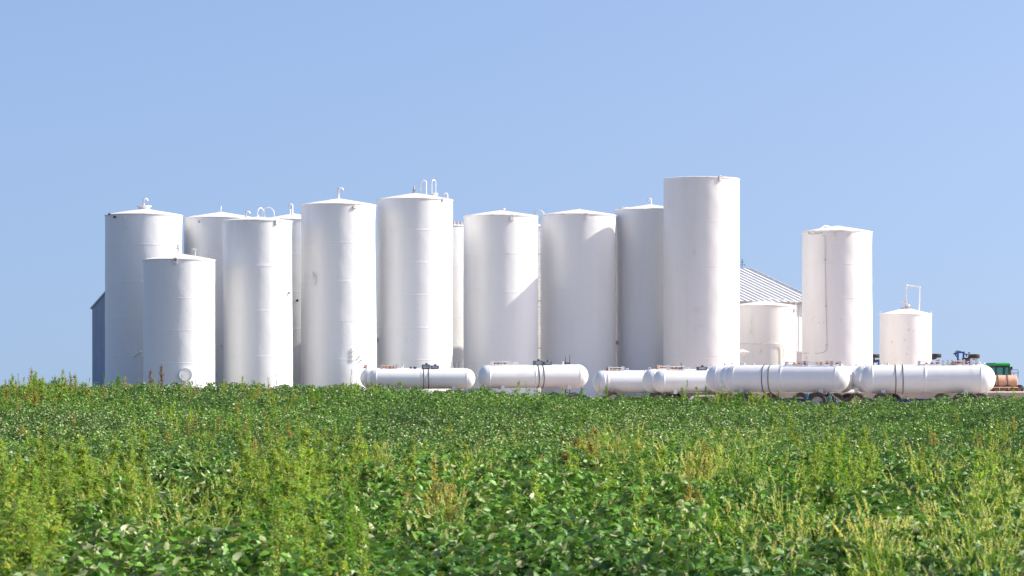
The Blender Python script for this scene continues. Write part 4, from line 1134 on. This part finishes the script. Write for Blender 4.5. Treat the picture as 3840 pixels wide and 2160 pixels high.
def bean_block(Y0, Y1, dens, ntri, T, Fc, lsize):
    # full density across the view, thinning out over a margin either side of it
    wid = lambda y: .172 * y + 2.2
    MG = 9.0
    cand = int(dens * (Y1 - Y0) * 2 * (wid(Y1) + MG))
    Yp = Y0 + (Y1 - Y0) * rng.random(cand); Xp = (rng.random(cand) * 2 - 1) * (wid(Y1) + MG)
    out_ = np.abs(Xp) - wid(Yp)
    keep = (out_ < 0) | ((out_ < MG) & (rng.random(cand) < .45))
    Yp = Yp[keep]; Xp = Xp[keep]
    hp = (vnoise(Xp * .9, Yp * .9 + 31) - .5) * .24 + rng.normal(0, .085, len(Yp))
    ct = canopy(Xp, Yp) + hp - np.clip((1.5 - (Yp - YF0)) / 1.5, 0, 1) * .05
    P = len(Yp)
    k = rng.poisson(ntri, P)
    ii = np.repeat(np.arange(P), k)
    n = len(ii)
    r = np.abs(rng.normal(0, .145, n)); a = rng.random(n) * 2 * PI
    x = Xp[ii] + r * np.cos(a); y = Yp[ii] + r * np.sin(a)
    z = ct[ii] - .38 * (r / .3) ** 2 * .8 - rng.exponential(.11, n)
    z = np.maximum(z, ct[ii] - .6)
    # clump colour
    pn = vnoise(x * .35 + 3, y * .22 + 9); pn2 = vnoise(x * 1.3 + 13, y * 1.1)
    base = np.stack([x, y, z], 1)
    azim = rng.random(n) * 2 * PI
    pit0 = rng.normal(.0, .32, n)
    out = []
    tone = rng.normal(0, 1, n)
    flip = .045 + .20 * np.clip((vnoise(x * .16 + 21, y * .11 + 5) - .48) * 3, 0, 1)
    for q, dphi in enumerate((0, 1.95, -1.95)):
        phi = azim + dphi + rng.normal(0, .2, n)
        pitch = pit0 * (.8) - .10 + rng.normal(0, .38, n)
        roll = rng.normal(0, .62, n) + np.where(rng.random(n) < flip, PI, 0)
        # leaf blades turn a little towards the sun
        ln = lsize * rng.uniform(.72, 1.22, n); wd = ln * rng.uniform(.56, .74, n)
        off = np.stack([np.cos(phi), np.sin(phi), np.zeros(n)], 1) * .012
        t = np.clip(.5 + .22 * tone + rng.normal(0, .12, n) + (pn - .5) * .9 + (pn2 - .5) * .3, 0, 1)[:, None]
        c = np.array([.036, .115, .012]) * (1 - t) + np.array([.13, .29, .026]) * t
        old = (rng.random(n) < .03 + .06 * (pn > .70))[:, None]
        c = np.where(old, np.array([.17, .18, .045]) * rng.uniform(.6, 1.1, (n, 1)), c)
        out.append(leaves(base + off, phi, pitch, roll, ln, wd, T, Fc, c))
    V = np.concatenate([o[0] for o in out]); C = np.concatenate([o[2] for o in out])
    offs = np.cumsum([0] + [len(o[0]) for o in out[:-1]])
    Tt = np.concatenate([o[1] + f for o, f in zip(out, offs)])
    return V, Tt, C

blocks = [bean_block(YF0, 46, 8.5, 21, TN, FN, .094), bean_block(46, 72, 9, 19, TF, FF, .080), bean_block(72, YF1, 10, 16, TF, FF, .078)]
offs = np.cumsum([0] + [len(q[0]) for q in blocks[:-1]])
me = mesh_np("soybean_crop", np.concatenate([q[0] for q in blocks]), np.concatenate([q[1] + f for q, f in zip(blocks, offs)]), np.concatenate([q[2] for q in blocks]), M['leaf'])
print("bean tris", len(me.polygons))
o = bpy.data.objects.new("soybean_crop", me); o["kind"] = "stuff"; o["label"] = "dense green soybean canopy filling the field"
sc.collection.objects.link(o)

# --- weeds: small prototypes as triangle soups --------------------------------
COLS = {
    'green': ((.10, .21, .032), (.24, .33, .085)),
    'pale': ((.165, .28, .052), (.42, .48, .18)),
    'gold': ((.17, .28, .05), (.46, .49, .18)),
    'tan': ((.21, .22, .075), (.45, .39, .17)),
    'russet': ((.16, .10, .045), (.26, .13, .06)),
    'red': ((.13, .035, .03), (.17, .04, .035)),
    'fresh': ((.105, .225, .034), (.18, .32, .06)),
}
class Soup:
    def __init__(s): s.v = []; s.t = []; s.c = []
    def tri3(s, pts, col):
        o = len(s.v); s.v += [tuple(q) for q in pts]; s.c += [col] * len(pts)
        for k in range(1, len(pts) - 1): s.t.append((o, o + k, o + k + 1))
    def stem(s, P, w0, w1, col):
        for ax in (Vector((1, .3, 0)), Vector((-.3, 1, 0))):
            o = len(s.v); K = len(P)
            for k, q in enumerate(P):
                w = w0 + (w1 - w0) * k / (K - 1)
                s.v += [tuple(q - ax * w), tuple(q + ax * w)]; s.c += [col, col]
            for k in range(K - 1):
                a = o + 2 * k; s.t += [(a, a + 1, a + 3), (a, a + 3, a + 2)]
    def leaf(s, p, d, l, w, col, rnd):
        d = d.normalized(); sd_ = d.cross(Vector((rnd.uniform(-.4, .4), rnd.uniform(-.4, .4), 1))).normalized()
        s.tri3([p, p + d * l * .45 + sd_ * w / 2, p + d * l, p + d * l * .45 - sd_ * w / 2], col)
    def spike(s, P, w, n, col, rnd):
        K = len(P) - 1
        for i in range(n):
            t = i / n * K; k = min(int(t), K - 1); q = P[k].lerp(P[k + 1], t - k)
            a = rnd.uniform(0, 6.28); d = Vector((math.cos(a), math.sin(a), rnd.uniform(.2, 1.2)))
            ww = w * (1 - .55 * i / n)
            cc = tuple(x * rnd.uniform(.75, 1.2) for x in col)
            s.leaf(q, d, ww * rnd.uniform(.8, 1.3), ww * .65, cc, rnd)
    def arr(s): return np.array(s.v), np.array(s.t), np.array(s.c)

def curve(p, d, l, bend, n, rnd, wob=.06):
    P = [p.copy()]; d = d.normalized()
    for k in range(n):
        d = (d + bend / n + Vector((rnd.uniform(-wob, wob), rnd.uniform(-wob, wob), 0))).normalized()
        P.append(P[-1] + d * (l / n))
    return P

def pigweed(h, hue, seed, nbr=10, spread=.5, spike=.042, dens=1.15, leafy=1.8):
    rnd = random.Random(seed); s = Soup(); cg, cs = COLS[hue]
    main = curve(Vector((0, 0, 0)), Vector((rnd.uniform(-.1, .1), rnd.uniform(-.1, .1), 1)), h, Vector((rnd.uniform(-.15, .15), 0, 0)), 8, rnd)
    s.stem(main, .009, .004, tuple(x * .9 for x in cg))
    s.spike(main[5:], spike, int(34 * dens), cs, rnd)
    for k in range(nbr):
        t = rnd.uniform(.38, .9); i = int(t * 8); q = main[i].lerp(main[min(i + 1, 8)], t * 8 - i)
        a = rnd.uniform(0, 6.28)
        l = h * spread * (1.05 - t) * rnd.uniform(.6, 1.1)
        br = curve(q, Vector((math.cos(a), math.sin(a), rnd.uniform(.8, 1.6))), l, Vector((0, 0, .5)), 4, rnd)
        s.stem(br, .004, .002, cg)
        s.spike(br[1:], spike * .75, int((10 + 40 * l) * dens), cs, rnd)
        for j in range(int(6 * leafy)):
            e = rnd.randrange(1, 5); aa = rnd.uniform(0, 6.28)
            s.leaf(br[e], Vector((math.cos(aa), math.sin(aa), rnd.uniform(-.3, .6))), rnd.uniform(.045, .09), rnd.uniform(.02, .038), tuple(x * rnd.uniform(.8, 1.25) for x in cg), rnd)
    for j in range(int(16 * leafy)):
        t = rnd.uniform(.3, .85); i = int(t * 8); q = main[i]; aa = rnd.uniform(0, 6.28)
        s.leaf(q, Vector((math.cos(aa), math.sin(aa), rnd.uniform(-.2, .7))), rnd.uniform(.07, .13), rnd.uniform(.028, .05), tuple(x * rnd.uniform(.8, 1.2) for x in cg), rnd)
    return s.arr()

def foxtail(h, hue, seed, nst=7, spread=.22):
    rnd = random.Random(seed); s = Soup(); cg, cs = COLS[hue]
    for k in range(nst):
        a = rnd.uniform(0, 6.28); b0 = Vector((math.cos(a), math.sin(a), 0)) * rnd.uniform(0, .08)
        hh = h * rnd.uniform(.72, 1.0)
        bend = Vector((math.cos(a) * spread * rnd.uniform(.5, 2), math.sin(a) * spread * rnd.uniform(.5, 2), 0))
        P = curve(b0, Vector((math.cos(a) * .1, math.sin(a) * .1, 1)), hh, bend, 8, rnd, .03)
        s.stem(P, .0035, .002, tuple(x * 1.1 for x in cg))
        tail = curve(P[-1], P[-1] - P[-2], h * .11, bend * 1.2 + Vector((0, 0, -.25)), 4, rnd, .02)
        s.spike(tail, .024, 26, cs, rnd)
        for j in range(3):
            i = rnd.randrange(3, 7); aa = rnd.uniform(0, 6.28)
            L_ = curve(P[i], Vector((math.cos(aa), math.sin(aa), 1.6)), rnd.uniform(.15, .3), Vector((math.cos(aa) * .5, math.sin(aa) * .5, -1.2)), 4, rnd, .02)
            ax = Vector((-math.sin(aa), math.cos(aa), 0)); o = len(s.v)
            for kk, q in enumerate(L_):
                w = .006 * (1 - kk / 4.3); s.v += [tuple(q - ax * w), tuple(q + ax * w)]; s.c += [cg, cg]
            for kk in range(4): e = o + 2 * kk; s.t += [(e, e + 1, e + 3), (e, e + 3, e + 2)]
    return s.arr()

def feather(h, hue, seed):
    """Slim upright stalk thick with narrow leaves (horseweed habit)."""
    rnd = random.Random(seed); s = Soup(); cg, cs = COLS[hue]
    main = curve(Vector((0, 0, 0)), Vector((rnd.uniform(-.08, .08), 0, 1)), h, Vector((rnd.uniform(-.2, .2), 0, 0)), 8, rnd)
    s.stem(main, .008, .003, cg)
    for j in range(110):
        t = rnd.uniform(.3, 1.0); i = min(int(t * 8), 7); q = main[i].lerp(main[i + 1], t * 8 - i); aa = rnd.uniform(0, 6.28)
        s.leaf(q, Vector((math.cos(aa), math.sin(aa), rnd.uniform(.3, 1.4))), rnd.uniform(.05, .12) * (1.25 - t * .7), rnd.uniform(.008, .016), tuple(x * rnd.uniform(.8, 1.3) for x in (cs if rnd.random() < .35 else cg)), rnd)
    return s.arr()

PROTO = {}
for hue in COLS:
    for i in range(2):
        PROTO[('pig', hue, i)] = pigweed(1.0, hue, 100 + i * 7 + len(hue), nbr=15)
        PROTO[('fox', hue, i)] = foxtail(1.0, hue, 200 + i)
        PROTO[('fea', hue, i)] = feather(1.0, hue, 300 + i)
PMESH = {k: mesh_np("weed", *v, M['weed']) for k, v in PROTO.items()}

_ys = np.linspace(YF0 + 1, YF1 - 1, 700)
def on_canopy(u, v):
    """World point where the sight line through a photo pixel first meets the crop."""
    X = (u - 1920) * _ys / F
    vv = V0 - (canopy(X, _ys) - ZC) * F / _ys
    k = np.where(vv <= v)[0]
    y = _ys[k[0]] if len(k) else _ys[-1]
    return float((u - 1920) * y / F), float(y)

WC = [0]
def weed(kind, hue, u, vtop, Y, label, width=1.0, lean=0.0):
    WC[0] += 1
    X = PX(u, Y); g = float(canopy(X, min(Y, YF1))) - CANH
    h = PZ(vtop, Y) - g
    o = bpy.data.objects.new("tall_weed", PMESH[(kind, hue, WC[0] % 2)])
    sc.collection.objects.link(o)
    o.location = (X, Y, g); o.scale = (h * width, h * width, h); o.rotation_euler = (0, lean, WC[0] * 2.4)
    return tag(o, label, "weed", "tall weeds standing above the beans")

W_ = [
 ('pig', 'pale', 46, 1404, 100, "pale weed on the field's skyline at the far left edge", .9),
 ('fea', 'green', 75, 1400, 101, "thin green weed on the skyline, second from the left edge", .8),
 ('pig', 'tan', 108, 1418, 99, "brownish bushy weed on the skyline left of the taller sprig", 1.0),
 ('pig', 'green', 147, 1400, 102, "tall open sprig against the sky between left edge and dark shed", .9),
 ('pig', 'green', 192, 1416, 100, "low green weed against the sky, midway from left edge to shed", 1.0),
 ('pig', 'tan', 240, 1408, 100, "tan bushy weed against the sky, last big one before the shed", 1.1),
 ('fea', 'pale', 318, 1420, 102, "wispy weed just left of the dark blue shed", .6),
 ('fea', 'fresh', 398, 1396, 103, "bright green weed in front of the shed's right edge", .9),
 ('pig', 'fresh', 452, 1396, 102, "two-plumed green weed before the leftmost tank's foot", 1.0),
 ('fea', 'pale', 478, 1412, 101, "small pale weed before the leftmost tank, right of the plumed one", .7),
 ('pig', 'pale', 505, 1420, 102, "short pale weed left of the russet spikes", .8),
 ('pig', 'russet', 563, 1377, 102, "shorter russet spike at the left side of the manhole tank", .45),
 ('pig', 'russet', 610, 1360, 103, "taller russet spike in front of the manhole tank", .5),
 ('pig', 'pale', 585, 1412, 101, "bushy pale weed between the two russet spikes", .9),
 ('fea', 'fresh', 672, 1404, 102, "green weed left of the round manhole", .7),
 ('fea', 'pale', 735, 1424, 102, "small weed right of the round manhole", .7),
 ('pig', 'pale', 845, 1420, 101, "yellowish low weed at the foot of the hooped tank's left side", .9),
 ('pig', 'pale', 902, 1404, 102, "slim pale weed at the foot of the hooped tank", .6),
 ('fea', 'pale', 1012, 1412, 102, "wispy weed near the right side of the hooped tank's foot", .7),
 ('fea', 'green', 1037, 1406, 103, "leaning weed at the hooped tank's right foot", .7),
 ('fea', 'green', 1103, 1390, 103, "tall weed in the gap left of the patched tank", .6),
 ('fea', 'green', 1308, 1388, 103, "feathery weed before the patched tank, left of the horizontal tanks", .7),
 ('fea', 'pale', 1330, 1424, 103, "short weed touching the left horizontal tank's rounded end", .7),
 ('fea', 'fresh', 1594, 1408, 103, "weed between the two straps of the leftmost horizontal tank", .5),
 ('pig', 'pale', 1405, 1428, 102, "pale low weed before the left end of the leftmost horizontal tank", .8),
 ('pig', 'fresh', 1795, 1444, 103, "small weed in the gap between first and second horizontal tanks", .6),
 ('pig', 'pale', 1940, 1424, 103, "pale seedy weed before the middle of the second horizontal tank", .8),
 ('fea', 'tan', 1975, 1430, 103, "thin dry weed left of the second horizontal tank's straps", .6),
 ('pig', 'pale', 2100, 1446, 103, "dry weed by the red-hung wheel", .7),
 ('fea', 'tan', 2240, 1440, 103, "thin weed before the third horizontal tank's left end", .6),
 ('pig', 'green', 2270, 1436, 103, "dark dense weed leaning right before the third horizontal tank", .55),
 ('fea', 'pale', 2345, 1452, 103, "short pale weed under the third horizontal tank's middle", .6),
 ('fea', 'fresh', 2565, 1422, 104, "tallest bright green weed, before the rust-streaked horizontal tank", .9),
 ('pig', 'fresh', 2540, 1444, 103, "leafy weed at the left of the tallest bright green weed", .8),
 ('fea', 'fresh', 2712, 1424, 103, "slanting weed before the left end of the strapped middle tank", .6),
 ('pig', 'fresh', 2752, 1454, 103, "leafy green weed under the strapped middle tank's left end", 1.0),
 ('pig', 'fresh', 2770, 1462, 103, "leafy weed left of the middle tank's left support plate", .9),
 ('pig', 'pale', 2832, 1462, 102, "pale weed right of the middle tank's left support plate", .9),
 ('pig', 'pale', 2866, 1470, 102, "pale weed below the middle tank's brown straps", .9),
 ('pig', 'pale', 2690, 1458, 102, "pale bushy weed below the rear tanks of the middle cluster", 1.0),
 ('fea', 'pale', 3200, 1456, 103, "thin weed before the right hub wheel", .5),
 ('pig', 'tan', 3198, 1490, 101, "seedy tan weed at the base of the right hub wheel", .8),
 ('fea', 'pale', 3345, 1470, 103, "small pale weed below the rightmost tank's straps", .6),
 ('fea', 'pale', 3640, 1456, 103, "thin weed before the rightmost tank's right support plate", .5),
 ('fea', 'gold', 3706, 1452, 103, "golden weed spike before the tan tank's left end", .45),
 ('pig', 'gold', 3806, 1440, 103, "golden bushy weed before the tan tank's right end", .7),
 ('pig', 'russet', 553, 1636, 49, "tall brown dead weed column in the left middle of the field", .38),
 ('pig', 'pale', 705, 1640, 49.5, "pale bushy weed right of the brown dead column", .85),
 ('pig', 'pale', 500, 1600, 66, "thin pale weed behind the brown dead column", .5),
 ('pig', 'gold', 512, 1595, 70, "golden tuft well behind the brown dead column", .7),
 ('pig', 'red', 3405, 1700, 50, "dark red weed standing alone at the right of the field", .55, .18),
 ('fox', 'gold', 3455, 1740, 48, "straw-coloured clump right of the dark red weed", .9),
 ('pig', 'tan', 3490, 1585, 72, "upright tan weed far right in the middle of the field", .3),
 ('pig', 'tan', 3682, 1610, 70, "brown-topped weed near the right edge, mid field", .3),
 ('fea', 'pale', 3720, 1560, 80, "tall pale thin weed near the right edge of the field", .5),
 ('fea', 'fresh', 2670, 1560, 62, "tall feathery yellow-green weed right of centre, mid field", .8),
 ('fea', 'green', 2905, 1550, 70, "thin tall weed below the middle tank's straps, mid field", .5),
 ('pig', 'pale', 2345, 1600, 62, "pale seed-topped weed in the grassy streak right of centre", .6),
 ('pig', 'gold', 2400, 1606, 60, "upright golden spike in the grassy streak right of centre", .3),
 ('fea', 'green', 1545, 1640, 54, "lone thin weed left of centre in mid field", .5),
 ('fea', 'pale', 1935, 1555, 66, "tall hair-thin weed stalk in the centre of the field", .4),
]
for w in W_: weed(*w[:6], *(w[6:] if len(w) > 6 else ()))

# weedy cover, too many to count: one object
cover = []
def patch(n, u, v, su, sv, kinds, h, hs=.15, wd=.8):
    rnd = np.random.default_rng(int(u * 7 + v))
    for k in range(int(n * 1.25)):
        uu = u + rnd.normal() * su; vv = max(v + rnd.normal() * sv, 1420)
        x, y = on_canopy(uu, vv)
        kd = kinds[rnd.integers(len(kinds))]
        cover.append((kd + (int(rnd.integers(2)),), x, y, h * (1 + hs * rnd.normal()), wd * rnd.uniform(.7, 1.3), rnd.random() * 6.28))
PG, PP, PT, PR, PF = ('pig', 'gold'), ('pig', 'pale'), ('pig', 'tan'), ('pig', 'russet'), ('pig', 'fresh')
XG, XP, XF, EP, EG = ('fox', 'gold'), ('fox', 'pale'), ('fox', 'fresh'), ('fea', 'pale'), ('fea', 'green')
patch(120, 150, 1475, 130, 20, [PP, PT, PP, PP, EG], 1.06, wd=1.0)
patch(30, 60, 1520, 60, 25, [PT, PP], .98)
patch(45, 700, 1480, 170, 18, [PP, EP, PT], .95)
patch(40, 1020, 1500, 130, 22, [PP, PT, PF], .95)
patch(20, 1260, 1475, 60, 14, [PP, PF], .95)
patch(36, 470, 1620, 300, 35, [PP, PG, EP, PT], 1.0)
patch(40, 900, 1640, 150, 40, [PP, PP, PT, EG], 1.02)
patch(30, 1080, 1660, 200, 40, [PT, PP, PP], .98)
patch(62, 350, 1850, 105, 40, [PG, PP, PP, PG], 1.17, wd=1.0)
patch(62, 70, 2000, 65, 95, [PG, PP, PP], 1.2, wd=1.0)
patch(62, 1060, 1865, 95, 40, [PG, PP, PP, PP], 1.17, wd=1.0)
patch(34, 640, 1930, 150, 60, [XG, PG, XP], 1.0)
patch(38, 1170, 2030, 140, 70, [PP, PF, PP], 1.05)
patch(18, 1640, 1950, 60, 60, [PT, XG, XP], 1.05)
patch(16, 1500, 1760, 70, 30, [XG, PG], 1.0)
patch(14, 1410, 1745, 40, 20, [XG, PG], 1.0)
patch(10, 1790, 1740, 60, 30, [XG, PG], 1.0)
patch(60, 2320, 1690, 200, 45, [XG, XP, PT, PP, PG], 1.02)
patch(30, 2230, 1700, 60, 30, [PT, PT, PR, PG], 1.0)
patch(80, 2680, 1730, 180, 60, [XP, PF, PP, XG], 1.05)
patch(26, 2630, 1800, 40, 40, [XG, PT, PG], 1.0)
patch(30, 3000, 1640, 120, 45, [PP, PG, EP], 1.0)
patch(60, 3130, 1790, 100, 60, [PP, PF, PP], 1.08)
patch(22, 3470, 1790, 40, 30, [XG, PG], .98)
patch(55, 3760, 1820, 70, 90, [PP, XP, PP], 1.08)
patch(40, 3740, 1640, 120, 50, [PP, EP, PT], 1.0)
patch(40, 3710, 2080, 100, 90, [XP, XF, XP], 1.05)
patch(26, 3230, 2060, 120, 70, [XG, XP], 1.0)
patch(24, 2900, 2010, 120, 80, [XG, XP, PF], 1.0)
patch(60, 2770, 1496, 90, 12, [PF, PP, PP], 1.03)
patch(24, 1900, 1500, 300, 22, [PP, PF], .93)
patch(80, 1920, 1640, 1100, 110, [PP, EG, EP, PF, XP], .97)
patch(55, 1920, 1880, 1100, 130, [XP, XG, PP, EG], .98)
VV, TT, CC = [], [], []; off = 0
for (key, x, y, h, wd, rz) in cover:
    v, t, c = PROTO[key]
    g = float(canopy(x, y)) - CANH
    ca, sa = math.cos(rz), math.sin(rz)
    xx = (v[:, 0] * ca - v[:, 1] * sa) * wd + x; yy = (v[:, 0] * sa + v[:, 1] * ca) * wd + y
    VV.append(np.stack([xx, yy, v[:, 2] * h + g], 1)); TT.append(t + off); off += len(v)
    CC.append(c * np.random.default_rng(int(abs(x) * 100)).uniform(.8, 1.2))
me = mesh_np("weed_cover", np.concatenate(VV), np.concatenate(TT), np.concatenate(CC), M['weed'])
print("weed tris", len(me.polygons), len(cover))
o = bpy.data.objects.new("weed_cover", me); o["kind"] = "stuff"; o["label"] = "yellow-green weeds and seedy grasses scattered through the beans"
sc.collection.objects.link(o)
